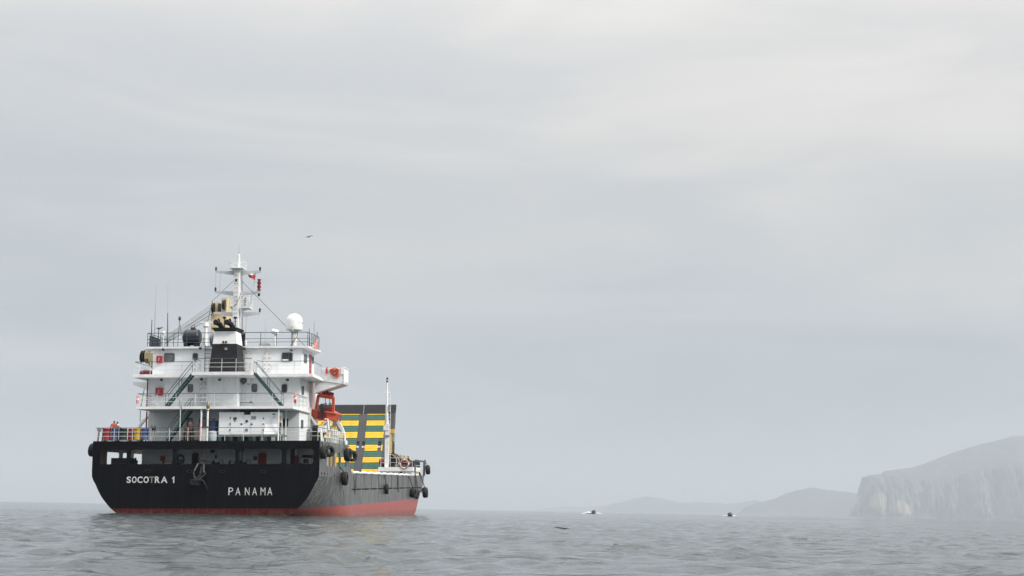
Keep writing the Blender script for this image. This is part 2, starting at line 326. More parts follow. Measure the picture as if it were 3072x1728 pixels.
# ------------------------------------------------------------------ land across the water
def rock_mat(name, rock, scrub, pale, cliff_top):
    m = bpy.data.materials.new(name); m.use_nodes = True; t = NT(m.node_tree)
    tc = t.n('ShaderNodeTexCoord'); co = (tc, 'Object'); sp = t.n('ShaderNodeSeparateXYZ', {0: co}); g = t.n('ShaderNodeNewGeometry')
    nz = t.n('ShaderNodeSeparateXYZ', {0: (g, 'Normal')})
    n1 = t.n('ShaderNodeTexNoise', {'Vector': co, 'Scale': .012, 'Detail': 9., 'Roughness': .68})
    n2 = t.n('ShaderNodeTexNoise', {'Vector': t.n('ShaderNodeMapping', {'Vector': co, 'Scale': (.022, .022, .006)}), 'Scale': 1., 'Detail': 8., 'Roughness': .7})
    n3 = t.n('ShaderNodeTexNoise', {'Vector': co, 'Scale': .0042, 'Detail': 5., 'Roughness': .6})
    c = t.mix(t.rng((n2, 0), .35, .65), tuple(x * .6 for x in rock), tuple(x * 1.3 for x in rock))
    c = t.mix(t.math('MULTIPLY', t.rng((n3, 0), .53, .60), t.rng((sp, 2), cliff_top * .52, cliff_top * .18)), c, pale)
    c = t.mix(t.math('MULTIPLY', t.rng((nz, 2), .45, .75), t.rng((n1, 0), .3, .55)), c, scrub)
    bp = t.n('ShaderNodeBump', {'Height': (n2, 0), 'Strength': .6, 'Distance': 18.})
    t.n('ShaderNodeOutputMaterial', {0: t.n('ShaderNodeBsdfPrincipled', {'Base Color': (c, 2), 'Roughness': .95, 'Specular IOR Level': .1, 'Normal': bp})})
    return m
def fbm(x, y, o=5): return noise.fractal(Vector((x, y, 3.7)), .55, 2.1, o)
def headland():
    base, back = 10500., 1450.
    sky = [(215, 1168), (235, 1090), (262, 1010), (300, 900), (325, 855), (335, 810), (372, 720), (388, 640), (480, 612), (655, 590), (685, 558), (800, 542), (1050, 512), (1200, 470), (1450, 372), (1650, 300), (1900, 222), (2150, 165), (2450, 85), (2576, 92)]
    pts = []
    for x, y in sky:
        P = px('A8', x, y); d0 = base + 60 + back * max(0, min(1, (x - 390) / 1500)); w = world_at(*P, d0); pts.append((w.x / d0, w.z / d0))
    ax = np.array([p[0] for p in pts]); az = np.array([p[1] for p in pts])
    ax = np.append(ax, [.42, .47, .55, .68]); az = np.append(az, [.055, .051, .06, .03])
    U = np.concatenate([np.linspace(ax[0], ax[7], 26)[:-1], np.linspace(ax[7], .40, 240), np.linspace(.402, .68, 60)])
    mb_v = []; rows = 64
    for u in U:
        e = float(np.interp(u, ax, az)); kx = max(0., min(1., (u - ax[7]) / (ax[14] - ax[7])))
        for r in range(rows):
            q = r / (rows - 1)
            d_sky = base + 60 + back * max(0, min(1, (u - ax[7]) / (ax[15] - ax[7])))
            zs = e * d_sky; zc = zs * (1 - .42 * kx)           # cliff edge, then slope to the skyline
            if q < .55:
                p = q / .55; z = zc * p ** .92; dd = base + 130 * p ** 2.2
            elif q < .85:
                p = (q - .55) / .3; z = zc + (zs - zc) * math.sin(p * math.pi / 2) ** .9; dd = base + 130 + (d_sky - base - 130) * p if d_sky > base + 200 else base + 130 + 60 * p
            else:
                p = (q - .85) / .15; z = zs * (1 - p * p) - 4 * p; dd = max(d_sky, base + 190) + 1500 * p
            x = u * dd; face = 1 - min(1, q / .55 * .3)
            g1 = fbm(x / 190, z / 1100) ; g2 = fbm(x / 60, z / 420, 4)
            if q < .62: dd += (95 * g1 + 30 * g2) * (1 if q > .02 else .6) * (1 if q < .45 else max(0, (.62 - q) / .17))
            elif q < .85: z += 5 * g2 * math.sin((q - .55) / .3 * math.pi)
            if q == 0: z = -3
            mb_v.append((x, dd, z))
    n = len(U); fs = [(i * rows + j, (i + 1) * rows + j, (i + 1) * rows + j + 1, i * rows + j + 1) for i in range(n - 1) for j in range(rows - 1)]
    mb = MB().add(mb_v, fs)
    mb.build('headland', rock_mat('limestone_cliff', (.125, .132, .145), (.070, .076, .080), (.40, .35, .28), 520), smooth=True, sharp=80, kind='structure', label='tall pale limestone headland cliff in haze on the right')
headland()
def far_hill(name, pts, dist, seed, label):
    P = [px('Z8', *p) for p in pts]; ws = [world_at(x, y, dist) for x, y in P]
    ax = np.array([w.x for w in ws]); az = np.array([w.z for w in ws]); xs = np.linspace(ax[0], ax[-1], 150); vs = []; rows = 14
    for x in xs:
        z0 = max(2., float(np.interp(x, ax, az)))
        for r in range(rows):
            q = r / (rows - 1); dd = dist + (q - .5) * 1800
            z = z0 * math.sin(min(1, q * 2) * math.pi / 2) ** 1.1 if q <= .5 else z0 * (1 - (q - .5) * 2)
            z += (fbm(x / 300 + seed, q * 4) * 16 * math.sin(q * math.pi)) * min(1, z0 / 60)
            if r in (0, rows - 1): z = -3
            vs.append((x * (dd / dist), dd, z))
    n = len(xs); fs = [(i * rows + j, (i + 1) * rows + j, (i + 1) * rows + j + 1, i * rows + j + 1) for i in range(n - 1) for j in range(rows - 1)]
    MB().add(vs, fs).build(name, rock_mat(name + '_rock', (.09, .095, .10), (.075, .08, .082), (.14, .135, .12), 200), smooth=True, sharp=80, kind='structure', label=label)
far_hill('near_hill', [(1060, 522), (1110, 480), (1170, 452), (1240, 442), (1300, 418), (1380, 388), (1440, 376), (1490, 374), (1560, 385), (1640, 392), (1700, 404), (1800, 400), (2000, 420)], 13500, 2., 'hazy rounded hill just left of the headland')
far_hill('middle_hill', [(300, 490), (400, 462), (520, 434), (600, 421), (660, 428), (760, 448), (900, 449), (1050, 454), (1120, 446), (1160, 438), (1200, 446), (1300, 450), (1500, 455)], 18500, 5., 'faint long hill behind the speeding boats')
far_hill('distant_hill', [(-60, 500), (60, 484), (160, 474), (260, 472), (360, 468), (520, 462), (700, 460)], 24000, 8., 'faintest low hill fading into haze near the middle')
# ------------------------------------------------------------------ the ship: hull
ship = empty('cargo_ship', SHIP, label='black and red landing craft cargo ship with white superstructure seen from astern', category='ship')
HB = 8.88; DK = 5.62
TH = [-2.4, -1.6, -1., -.4, 0., .25, .5, .9, 1.2, 1.5, 1.9, 2.3, 2.6, 2.9]
TB = [2.0, 3.9, 5.0, 6.0, 6.64, 7.03, 7.33, 7.69, 7.94, 8.14, 8.36, 8.55, 8.74, 8.85]
def halfb(f, h):
    b0 = float(np.interp(h, TH, TB)); b1 = HB if h > -1.2 else HB - 1.2 * ((-1.2 - h) / 1.2) ** 2
    t_ = min(1, f / 13.5); t_ = t_ ** .75; t_ = t_ * t_ * (3 - 2 * t_) * .35 + t_ * .65
    return b0 + (b1 - b0) * t_
def fend(h): return float(np.interp(h, [-2.4, -1.4, .3, 1.2, 2.9], [60.8, 62.7, 66., 68.1, 70.3]))
mb = MB()
for sg in (-1, 1):
    for (f0, f1, hs) in ((.05, 14., TH), (14., None, [h for h in TH if h <= 1.2])):
        nf = 22 if f1 else 34; vs = []
        for h in hs:
            e = f1 or fend(h)
            for k in range(nf + 1):
                f = f0 + (e - f0) * k / nf; b = halfb(f, h)
                if not f1 and f > e - 1.2: b -= .35 * ((f - e + 1.2) / 1.2) ** 2
                vs.append((sg * b, f, h))
        mb.add(vs, [(r * (nf + 1) + k, r * (nf + 1) + k + 1, (r + 1) * (nf + 1) + k + 1, (r + 1) * (nf + 1) + k) for r in range(len(hs) - 1) for k in range(nf)])
hs = [h for h in TH if h <= 1.2]                                   # bow plating below the ramp
mb.add([(sg * (halfb(60, h) - .35), fend(h), h) for h in hs for sg in (-1, 1)], [(2 * i, 2 * i + 1, 2 * i + 3, 2 * i + 2) for i in range(len(hs) - 1)])
hull = mb.build('hull', HULLS, ship, smooth=True)
# side plating with its openings
side_out = [(.05, 2.9), (.05, DK), (12.5, DK), (13.6, 4.4), (14.2, 3.72), (15.1, 3.2), (59.8, 3.25), (70.75, 3.35), (70.3, 2.9), (68.1, 1.2), (14., 1.2), (14., 2.9)]
holes = [rrect(a, b, 3.72, 4.86, .18) for a, b in ((3.0, 6.05), (6.75, 8.85), (9.5, 12.2))]
f_ = 15.0; k = 0
while f_ < 66:
    L = 4.5 if k % 3 else 5.1; holes.append([(f_, 1.76), (f_ + L, 1.76), (f_ + L, 1.88), (f_, 1.88)]); f_ += L + .55; k += 1
for sg in (-1, 1):
    mb = MB(); plate(mb, side_out, holes if sg > 0 else holes[:3], .1, lambda a, b, c, sg=sg: (sg * (HB - .05) + c, a, b))
    mb.build('side_plating', HULLS, hull)
# transom with five rounded openings
tr = [(-b, h) for b, h in zip(TB, TH)]; tr = tr + [(-HB, 3.3), (-HB, DK), (HB, DK), (HB, 3.3)] + [(b, h) for b, h in zip(TB[::-1], TH[::-1])]
th_ = []
for x0, x1 in ((175, 424), (452, 843), (876, 1408), (1440, 1830), (1862, 2114)):
    a = F('Z2', x0, 942, 0); b = F('Z2', x1, 810, 0); th_.append(rrect(a.x, b.x, 3.85, 4.98, .19))
mb = MB(); plate(mb, tr, th_, .1, lambda a, b, c: (a, c + .05, b)); transom = mb.build('transom', HULLT, hull)
mb = MB()
for lp in th_: mb.loft([[(u, -.02, v) for u, v in lp], [(u, .14, v) for u, v in lp]], False)
# name and port of registry
def letter(ch, u0, u1, h0, h1, mat, off, label):
    if ch == '1':
        w = u1 - u0; q = [(u1 - .5 * w, h0), (u1, h0), (u1, h1), (u1 - .34 * w, h1), (u0, h1 - .13), (u0, h1 - .21), (u1 - .5 * w, h1 - .15)]
        MB().prism([(a, -.012, b) for a, b in q], (0, .008, 0)).build('letter', mat, transom, label=label); return
    cu = bpy.data.curves.new('t', 'FONT'); cu.body = ch; cu.extrude = .004; cu.offset = off; v, f = curve_mesh(cu)
    v = np.array(v); lo = v.min(0); hi = v.max(0)
    u = u0 + (v[:, 0] - lo[0]) / (hi[0] - lo[0]) * (u1 - u0); w = h0 + (v[:, 1] - lo[1]) / (hi[1] - lo[1]) * (h1 - h0)
    MB().add([(a, -.012 - c, b) for a, b, c in zip(u, w, v[:, 2])], f).build('letter', mat, transom, label=label)
for ch, x0, x1, m in (('S', 378, 428, LETTER), ('O', 438, 493, LETTER), ('C', 500, 561, LETTER), ('O', 570, 631, LETTER), ('T', 633, 694, LETTERG), ('R', 699, 757, LETTER), ('A', 768, 844, LETTER), ('1', 893, 922, LETTER)):
    a = F('Y5', x0, 488, 0); b = F('Y5', x1, 415, 0); letter(ch, a.x, b.x, a.z, b.z, m, .022, 'painted name letter ' + ch)
for ch, x0, x1 in (('P', 1535, 1590), ('A', 1615, 1673), ('N', 1722, 1776), ('A', 1805, 1862), ('M', 1900, 1957), ('A', 1977, 2035)):
    a = F('Y5', x0, 627, 0); b = F('Y5', x1, 540, 0); letter(ch, a.x, b.x, a.z, b.z, LETTER, -.004, 'painted port of registry letter ' + ch)
# rub strakes, mooring pipes and scuppers on the transom
for x, y in ((618, 352), (1092, 355), (1463, 358), (1932, 358)):
    p = F('Y5', x, y, 0); ring(MB(), aft(0), p.x - .22, p.x + .22, p.z - .12, p.z + .12, .12, .05, 0, .05).build('fairlead', BLACK, transom)
a = F('Y5', 900, 408, 0); b = F('Y5', 2540, 408, 0)
MB().box(-8.3, 8.7, -.012, .0, a.z - .015, a.z + .015).build('weld_seam', HULLT, transom)
# draught marks down the starboard quarter
for k in range(9):
    p = S('A7', 432 - 38 * k, 925 + 55 * k, 8.2)
    f = 2.2 - .1 * k; h = 1.9 - .22 * k
    b = halfb(f, h); b2 = halfb(f, h + .09); MB().add([(b + .012, f, h), (b + .012, f + .1, h), (b2 + .012, f + .1, h + .09), (b2 + .012, f, h + .09)], [(0, 1, 2, 3)]).build('draught_mark', LETTER, hull)
for f in (1.0, 2.1, 3.6, 6.4): MB().lathe([(.1, 0), (.1, .03)], (HB + .0, f, 3.15 - .02 * f), 'x', 10).build('scupper', BLACK, hull)
# decks
MB().box(-HB + .1, HB - .1, .12, 14.0, DK - .16, DK - .004).build('poop_deck', DECKG, ship)
MB().box(-HB + .1, HB - .1, .12, 14.0, DK - .19, DK - .165).build('deckhead', WPAINT, ship)
MB().box(-HB + .1, HB - .1, .12, 14.0, 2.65, 2.8).build('mooring_deck', GREY, ship)
MB().box(-HB + .1, HB - .1, 14.05, 64.5, 1.35, 1.5).build('cargo_deck', DGREY, ship)
for s in (-8.5, 8.5): MB().box(s - .06, s + .06, 14.1, 66, 1.5, 2.3).build('slot_dark_backing', BLACK, ship)  # black sheets added behind the side slots so they show dark
MB().box(-HB + .1, HB - .1, 13.9, 14.04, 1.5, 2.64).build('break_bulkhead', WHITE, ship)
for s in (-8.6, 8.6): MB().box(s - .06, s + .06, 60, 70, 1.5, 3.2).build('bow_coaming', DGREY, ship)
# bulwark top: white pipes lashed along the capping
for k in range(9):
    f0 = 15.2 + k * 4.45; z = 3.27
    MB().tube([(HB + .02, f0, z), (HB + .02, f0 + 1.4, z + .05), (HB + .02, f0 + 2.8, z + .04), (HB + .02, f0 + 4.3, z)], [.10, .12, .12, .09], 8).build('capping_pipe', WPAINT, ship, True)
MB().box(-HB - .05, -HB + .15, 15.1, 59.8, 3.2, 3.3).build('capping_rail', GREY, ship)
for k in range(9):
    f0 = 17.3 + k * 4.6; MB().box(HB - .03, HB + .025, f0, f0 + .07, 1.92, 3.2).build('bulwark_stay', HULLS, hull)
# ------------------------------------------------------------------ superstructure
AW = 4.5; D2, D3, RF = 8.36, 11.06, 13.40
house = MB().box(-6.05, 6.3, AW, 12.4, DK, D2 - .22).build('deckhouse', WHITE, ship)
MB().box(-6.4, 6.0, AW, 13.6, 2.8, DK - .17).build('lower_deckhouse', WHITE, ship)
mid = MB().box(-6.1, 6.3, AW, 12.0, D2, D3 - .26).build('accommodation_house', WHITE, ship)
wh = MB().box(-5.85, 6.4, AW, 9.7, D3, RF - .16).build('wheelhouse', WHITE, ship)
casing = MB().box(-.98, 1.53, 3.2, AW - .01, D2, D3 - .26).build('engine_casing', WHITE, ship)
cas2 = MB().box(-.6, 1.2, 3.4, AW - .01, DK, D2 - .22).build('casing_trunk', WHITE, ship)
deck2 = MB().prism([(-5.95, 1.0, D2 - .215), (6.5, 1.0, D2 - .215), (6.5, 7.0, D2 - .215), (6.32, 12.6, D2 - .215), (-6.08, 12.6, D2 - .215), (-5.95, 6, D2 - .215)], (0, 0, .21)).build('accommodation_deck', WPAINT, ship)
deck3 = MB().prism([(p[0], p[1], D3 - .255) for p in ((-7.0, 3.1), (-1.6, 3.1), (-1.6, 1.0), (3.15, 1.0), (3.15, 3.1), (7.6, 3.1), (7.5, 8.0), (7.5, 10.2), (-7.0, 10.2))], (0, 0, .25)).build('bridge_deck', WPAINT, ship)
roof = MB().prism([(p[0], p[1], RF - .155) for p in ((-6.4, 4.25), (7.0, 4.25), (7.2, 8.4), (6.5, 10.3), (-5.9, 10.3), (-6.4, 8.4))], (0, 0, .15)).build('wheelhouse_roof', WPAINT, ship)
MB().box(-6.1, 6.9, 4.4, 10.0, RF, RF + .02).build('roof_coating', DGREY, roof)
# windows and doors
def window(par, fr, x0, y0, x1, y1, f=AW, glass=GLASS, r=.12, side=False):
    if side: a = S(fr, x0, y1, f); b = S(fr, x1, y0, f); u0, u1, v0, v1, mp = a.y, b.y, min(a.z, b.z), max(a.z, b.z), stb(f)
    else: a = F(fr, x0, y1, f); b = F(fr, x1, y0, f); u0, u1, v0, v1, mp = a.x, b.x, a.z, b.z, aft(f)
    w = ring(MB(), mp, u0 - .03, u1 + .03, v0 - .03, v1 + .03, r, .06, 0, .06).build('window', FRAMEM, par)
    slab(MB(), mp, rrect(u0 + .02, u1 - .02, v0 + .02, v1 - .02, r), .003, .018).build('pane', glass, w); return w
window(wh, 'Z1', 750, 1096, 848, 1173, glass=GLASSG); window(wh, 'Z1', 1026, 1096, 1072, 1160); w = window(wh, 'Z1', 1887, 1090, 1988, 1170)
a = F('Z5', 1195, 1050, AW); b = F('Z5', 1325, 1015, AW); MB().box(a.x, b.x, AW - .045, AW - .02, a.z, b.z).build('curtain', WPAINT, w)
a = F('Z5', 1325, 1045, AW); b = F('Z5', 1335, 900, AW); MB().box(a.x, b.x, AW - .05, AW - .02, a.z, b.z).build('mullion', FRAMEM, w)
window(mid, 'Z2', 978, 222, 1022, 290, glass=GLASSG); window(mid, 'Z2', 1557, 219, 1603, 288, glass=GLASSG); window(mid, 'Z2', 1828, 222, 1874, 292)
window(house, 'Z2', 970, 528, 1016, 604, glass=GLASSG); window(house, 'Z2', 1840, 533, 1884, 602)
window(wh, 'Z5', 1622, 1090, 1664, 920, 6.4, GLASSG, side=True); window(wh, 'Z5', 1780, 1100, 1800, 975, 6.4, GLASSG, side=True)
window(mid, 'Z7', 1545, 525, 1572, 370, 6.3, GLASSG, .05, True); window(house, 'Z7', 1532, 1160, 1560, 1010, 6.3, GLASSG, .05, True)
def door(par, fr, x0, y0, x1, y1, f=AW, mat=WPAINT, dogs=True, name='door', r=.16):
    a = F(fr, x0, y1, f); b = F(fr, x1, y0, f); mp = aft(f)
    d = slab(MB(), mp, rrect(a.x, b.x, a.z, b.z, r), -.01, .05).build(name, mat, par)
    ring(MB(), mp, a.x - .04, b.x + .04, a.z - .04, b.z + .04, r + .03, .035, 0, .035).build('door_frame', PALE, d)
    if dogs:
        for q in (.12, .35, .68, .9):
            for s_, sg in ((a.x + .08, 1), (b.x - .08, -1)):
                z = a.z + (b.z - a.z) * q; MB().tube([(s_, f - .05, z), (s_, f - .09, z), (s_ + sg * .13, f - .09, z + .06)], .018, 5).build('door_dog', DGREY, d)
    return d
door(mid, 'Z2', 1080, 205, 1158, 388); door(wh, 'Z5', 475, 880, 630, 1240); door(wh, 'Z5', 832, 880, 990, 1255)
door(house, 'Z6', 1238, 962, 1390, 1330, mat=BLACK, dogs=False, name='doorway_dark_panel')  # solid black slab, painted as the darkness inside an open door
p0 = S('Z5', 1718, 1300, 6.4); p1 = S('Z5', 1765, 940, 6.4)
d = slab(MB(), stb(6.4), rrect(p0.y, p1.y, D3, p1.z, .06), 0, .06).build('red_door', RED, wh)
slab(MB(), stb(6.4), rrect(p0.y + .3, p1.y - .3, D3 + 1.1, p1.z - .2, .05), .061, .07).build('door_pane', GLASS, d)
def cabinet(par, fr, x0, y0, x1, y1, f=AW, mat=RED, dep=.28, name='fire_cabinet', mark=True):
    a = F(fr, x0, y1, f - dep); b = F(fr, x1, y0, f - dep); c = MB().box(a.x, b.x, f - dep, f - .002, a.z, b.z).build(name, mat, par)
    if mark:
        w_ = b.x - a.x; hh = b.z - a.z
        MB().box(a.x + .12 * w_, b.x - .15 * w_, f - dep - .006, f - dep, a.z + .76 * hh, a.z + .82 * hh).build('label_strip', LETTERG, c)
        m = MB(); u = a.x + .40 * w_; v = a.z + .2 * hh; t_ = .05 * hh
        m.box(u, u + .05 * w_, f - dep - .006, f - dep, v, v + .42 * hh).box(u + .06 * w_, u + .22 * w_, f - dep - .006, f - dep, v + .36 * hh, v + .42 * hh).box(u + .06 * w_, u + .17 * w_, f - dep - .006, f - dep, v + .18 * hh, v + .24 * hh)
        m.build('letter', LETTER, c)
    MB().tube([(b.x - .04, f - dep, a.z + .3), (b.x - .04, f - dep - .04, a.z + .35), (b.x - .04, f - dep, a.z + .4)], .012, 5).build('handle', DGREY, c)
    return c
cabinet(wh, 'Z1', 671, 1118, 724, 1184); cabinet(mid, 'Z2', 681, 250, 744, 320)
# air conditioner
a = F('Z2', 1457, 210, 4.0); b = F('Z2', 1533, 162, 4.0)
ac = MB().box(a.x, b.x, 4.0, 4.4, a.z, b.z).build('air_conditioner', WPAINT, mid)
MB().torus(((a.x * .68 + b.x * .32), 3.99, (a.z + b.z) / 2), (0, 1, 0), .24, .025, 20, 5).build('fan_ring', DGREY, ac); MB().lathe([(.22, 0), (.22, .012)], ((a.x * .68 + b.x * .32), 3.985, (a.z + b.z) / 2), 'y', 18).build('fan_grille', FRAMEM, ac)
MB().box(a.x + .1, a.x + .16, 4.0, AW, a.z - .1, a.z).box(b.x - .16, b.x - .1, 4.0, AW, a.z - .1, a.z).build('bracket', GREY, ac)
# flood lights below the deck edges
def flood(par, fr, x, y, f, ):
    p = F(fr, x, y, f); o = MB().tube([(p.x, f + .35, p.z + .14), (p.x, f + .1, p.z + .12)], .02, 5).lathe([(.05, .0), (.13, .08), (.13, .16), (.03, .2)], (p.x, f, p.z - .06), (0, -.5, -.8), 10).build('flood_light', DGREY, par)
for x, y in ((742, 1040), (1100, 1028), (1525, 1030), (1980, 1045)): flood(wh, 'Z1', x, y, 4.1)
for fr, x, y in (('Z6', 535, 215), ('Z6', 1295, 205), ('Z6', 1635, 210), ('Z7', 1280, 215)): flood(mid, fr, x, y, 4.0 if x != 1635 else 2.9)
# ladder to the monkey island
p = F('Z4', 1473, 1325, 4.2); q = F('Z4', 1575, 800, 4.2); mb = MB()
for s in (p.x, p.x + .62): mb.tube([(s, 4.2, D3), (s, 4.2, RF + .1)], .028, 5)
lad = mb.build('ladder', DKRAIL, wh)
for k in range(8): MB().tube([(p.x, 4.2, D3 + .25 + k * .3), (p.x + .62, 4.2, D3 + .25 + k * .3)], .022, 5).build('rung', DKRAIL, lad)
for k in range(1, 8, 3): MB().box(p.x - .01, p.x + .01, 4.2, AW, D3 + .25 + k * .3, D3 + .28 + k * .3).build('ladder_bracket', DKRAIL, lad)
# inclined stairways
def stairs(lo, hi, f0, f1, nstep, tag):
    lo = Vector(lo); hi = Vector(hi); mb = MB(); dz = Vector((0, 0, .13))
    for f in (f0, f1):
        a = Vector((lo.x, f, lo.z)); b = Vector((hi.x, f, hi.z)); mb.prism([a - dz, b - dz, b + dz, a + dz], (0, .05, 0))
    o = mb.build('stairway', STAIRG, ship, label=tag)
    for k in range(nstep):
        q = (k + .5) / nstep; c = lo.lerp(hi, q); MB().box(c.x - .13, c.x + .13, f0 + .05, f1, c.z - .02, c.z + .02).build('step', STAIRG, o)
    up = Vector((0, 0, .95))
    for f in (f0 + .02, f1 + .03):
        a = Vector((lo.x, f, lo.z)); b = Vector((hi.x, f, hi.z)); m = MB().tube([a + Vector((0, 0, 0)), a + up, b + up, b], .026, 6); c = a.lerp(b, .5); m.tube([c, c + up], .022, 5); m.build('handrail', DKRAIL, o)
lo = F('Z2', 775, 420, 1.5); hi = F('Z2', 1020, 135, 1.5); stairs((lo.x, 0, D2), (hi.x, 0, D3 - .08), 1.4, 2.1, 12, 'green stairway on the port side of the upper deck')
lo = F('Z2', 1825, 415, 1.5); hi = F('Z2', 1575, 130, 1.5); stairs((lo.x, 0, D2), (hi.x, 0, D3 - .08), 1.4, 2.1, 12, 'green stairway on the starboard side of the upper deck')
lo = F('Z2', 790, 700, 1.5); hi = F('Z2', 1005, 450, 1.5); stairs((lo.x, 0, DK), (hi.x, 0, D2 - .25), 1.3, 2.0, 10, 'green stairway from the poop deck')
# railings
rail_parts(ship, [(-8.75, 12.2, DK), (-8.75, .15, DK), (8.7, .15, DK), (8.75, 3.6, DK)], 1.03, 1.45)
rail_parts(ship, [(8.75, 3.6, DK), (8.75, 12.2, DK)], 1.0, .85, r=.035, top=PALE)
rail_parts(ship, [(-5.85, 7.0, D2), (-5.85, 1.08, D2), (6.4, 1.08, D2), (6.4, 7.0, D2)], 1.0, 1.5)
rail_parts(ship, [(-6.9, 8.0, D3), (-6.9, 3.18, D3), (-1.75, 3.18, D3)], 1.0, 1.3)
rail_parts(ship, [(-1.5, 3.1, D3), (-1.5, 1.08, D3), (3.05, 1.08, D3), (3.05, 1.3, D3)], 1.05, 1.15)
rail_parts(ship, [(3.3, 2.3, D3), (3.3, 3.18, D3), (7.5, 3.18, D3), (7.42, 7.9, D3)], 1.0, 1.4)
rail_parts(roof, [(-6.25, 9.6, RF), (-6.3, 4.35, RF), (-.9, 4.35, RF)], 1.12, 1.2, (.3, .55), .024, DKRAIL)
rail_parts(roof, [(1.75, 4.35, RF), (6.9, 4.35, RF), (7.05, 8.3, RF)], 1.12, 1.2, (.3, .55), .024, DKRAIL)
# pillars under the accommodation deck and davit lines
for x, f in ((1100, 1.15), (1275, 3.0), (1440, 3.0), (1800, 1.15), (1865, 3.4)):
    s = F('Z2', x, 460, f).x; MB().tube([(s, f, DK), (s, f, D2 - .2)], .075 if x == 1100 else .06, 8).build('pillar', WPAINT, ship, True)
MB().tube([(-6.16, 4.42, DK), (-6.16, 4.42, D2 - .22)], .06, 6).build('red_pipe', REDD, house); MB().tube([(-6.18, 4.42, D2), (-6.18, 4.42, D3 - .26)], .06, 6).build('red_pipe', REDD, mid)
# name pipe run and vent pipes on the accommodation deck
mb = MB(); q = [F('Z7', *p, 1.1) for p in ((385, 800), (385, 680), (520, 680), (630, 682), (630, 740))]; mb.tube(q, .03, 6); q = [F('Z7', *p, 1.1) for p in ((585, 680), (585, 640))]; mb.tube(q, .03, 6); q = [F('Z7', *p, 1.1) for p in ((560, 665), (610, 665))]; mb.tube(q, .04, 6)
mb.build('pipe_run', DKRAIL, ship)
# ------------------------------------------------------------------ bridge wings
for sg in (-1, 1):
    so, si = (9.25, 7.5) if sg > 0 else (-8.55, -7.0)
    mb = MB(); zt = D3 + .86
    if sg > 0: mb.prism([(so, 7.9, D3 - .5), (so, 7.9, zt), (si, 7.9, zt), (si, 7.9, D3 - .26)], (0, .08, 0))
    if sg > 0: mb.prism([(so, 7.9, D3 - .5), (so, 7.9, zt), (so, 10.2, zt), (so, 10.2, D3 - .5)], (-.08 * sg, 0, 0))
    mb.prism([(so, 7.98, D3 - .5), (si * .905, 7.98, D3 - 1.25), (si * .905, 7.98, D3 - .27), (so, 7.98, D3 - .27)], (0, 2.2, 0))
    mb.prism([(so, 10.2, D3 - .5), (so, 10.2, zt), (si, 10.2, zt), (si, 10.2, D3 - .26)], (0, .08, 0))
    wg = mb.build('bridge_wing', WPAINT, ship)
    if sg < 0: continue
    MB().box(min(so, so - .2 * sg), max(so, so - .2 * sg) + .06 * (sg > 0), 7.8, 7.89, zt - .55, zt + .0).build('wing_coaming', WPAINT, wg)
    MB().box(so - .05, so + .05, 7.84, 10.3, zt, zt + .06).build('wing_capping', WPAINT, wg)
q = [F('Z3', 322, 85, 7.85), F('Z3', 345, 70, 7.85), F('Z3', 340, 160, 7.85), F('Z3', 318, 160, 7.85)]
MB().prism(q, (0, .05, 0)).build('wing_gusset', WPAINT, ship)
# salmon canvas screen at the starboard side of the roof
q = [F('Z5', 1862, 830, 7.6), F('Z5', 1900, 735, 7.6), F('Z5', 1945, 875, 7.6)]
MB().prism([(7.1, 5.6, RF), (7.1, 7.3, RF + .0), (7.12, 7.4, RF + .75), (7.12, 6.9, RF + .75)], (.05, 0, -.02)).build('side_screen', SALMON, ship)
# dark canvas panels on the roof rail
MB().box(-6.33, -6.29, 4.9, 7.6, RF + .1, RF + 1.0).build('rail_screen', BLACK, roof); MB().box(7.0, 7.04, 5.2, 6.4, RF + .35, RF + .95).build('rail_board', GREY, roof)
# ------------------------------------------------------------------ funnel
def frus(mb, r0, r1):   # two rectangles (x0,x1,y0,y1,z)
    a = lambda r: [(r[0], r[2], r[4]), (r[1], r[2], r[4]), (r[1], r[3], r[4]), (r[0], r[3], r[4])]
    return mb.loft([a(r0), a(r1)])
A = F('Z4', 1560, 1325, 1.9); B = F('Z4', 2170, 1325, 1.9); C_ = F('Z4', 1640, 770, 2.1); D_ = F('Z4', 2140, 770, 2.1); E_ = F('Z4', 1680, 512, 2.2); G_ = F('Z4', 2120, 512, 2.2)
zt, zm = E_.z, C_.z
fun = frus(MB(), (A.x, B.x, 1.9, 4.1, D3), (C_.x, D_.x, 2.1, 4.0, zm)).build('funnel', BLACK, ship)
frus(MB(), (C_.x + .005, D_.x - .005, 2.105, 3.995, zm), (E_.x, G_.x, 2.2, 3.9, zt)).build('funnel_top', WPAINT, fun)
a = F('Z4', 1622, 437, 2.0); b = F('Z4', 2165, 437, 2.0)
frus(MB(), (E_.x, G_.x, 2.2, 3.9, zt + .002), (a.x, b.x, 1.85, 4.25, a.z)).build('funnel_cap', BLACK, fun)
zc = a.z
for x, y, sgn in ((1770, 330, 1), (2000, 330, 1)):
    p = F('Z4', x, y, 3.0); pts = [(p.x + .16, 3.2, zc - .1), (p.x + .17, 3.15, zc + .18), (p.x + .10, 3.05, zc + .38), (p.x - .06, 2.85, zc + .50), (p.x - .18, 2.6, zc + .52)]
    e = MB().tube(pts, [.19, .2, .21, .22, .23], 14).build('exhaust_pipe', BLACK, fun, True)
    MB().tube([(p.x + .02, 3.1, zc + .5), (p.x + .0, 3.1, zc + .74), (p.x - .06, 3.0, zc + .8)], [.08, .09, .1], 10).build('exhaust_stub', BLACK, e, True)
for x in (1885, 2110):
    p = F('Z4', x, 270, 3.0); MB().tube([(p.x, 3, zc - .1), (p.x, 3, zc + .85)], .04, 8).lathe([(.03, 0), (.15, .06), (.16, .14), (.05, .2)], (p.x, 3, zc + .82), 'z', 12).build('vent_pipe', BLACK, fun, True)
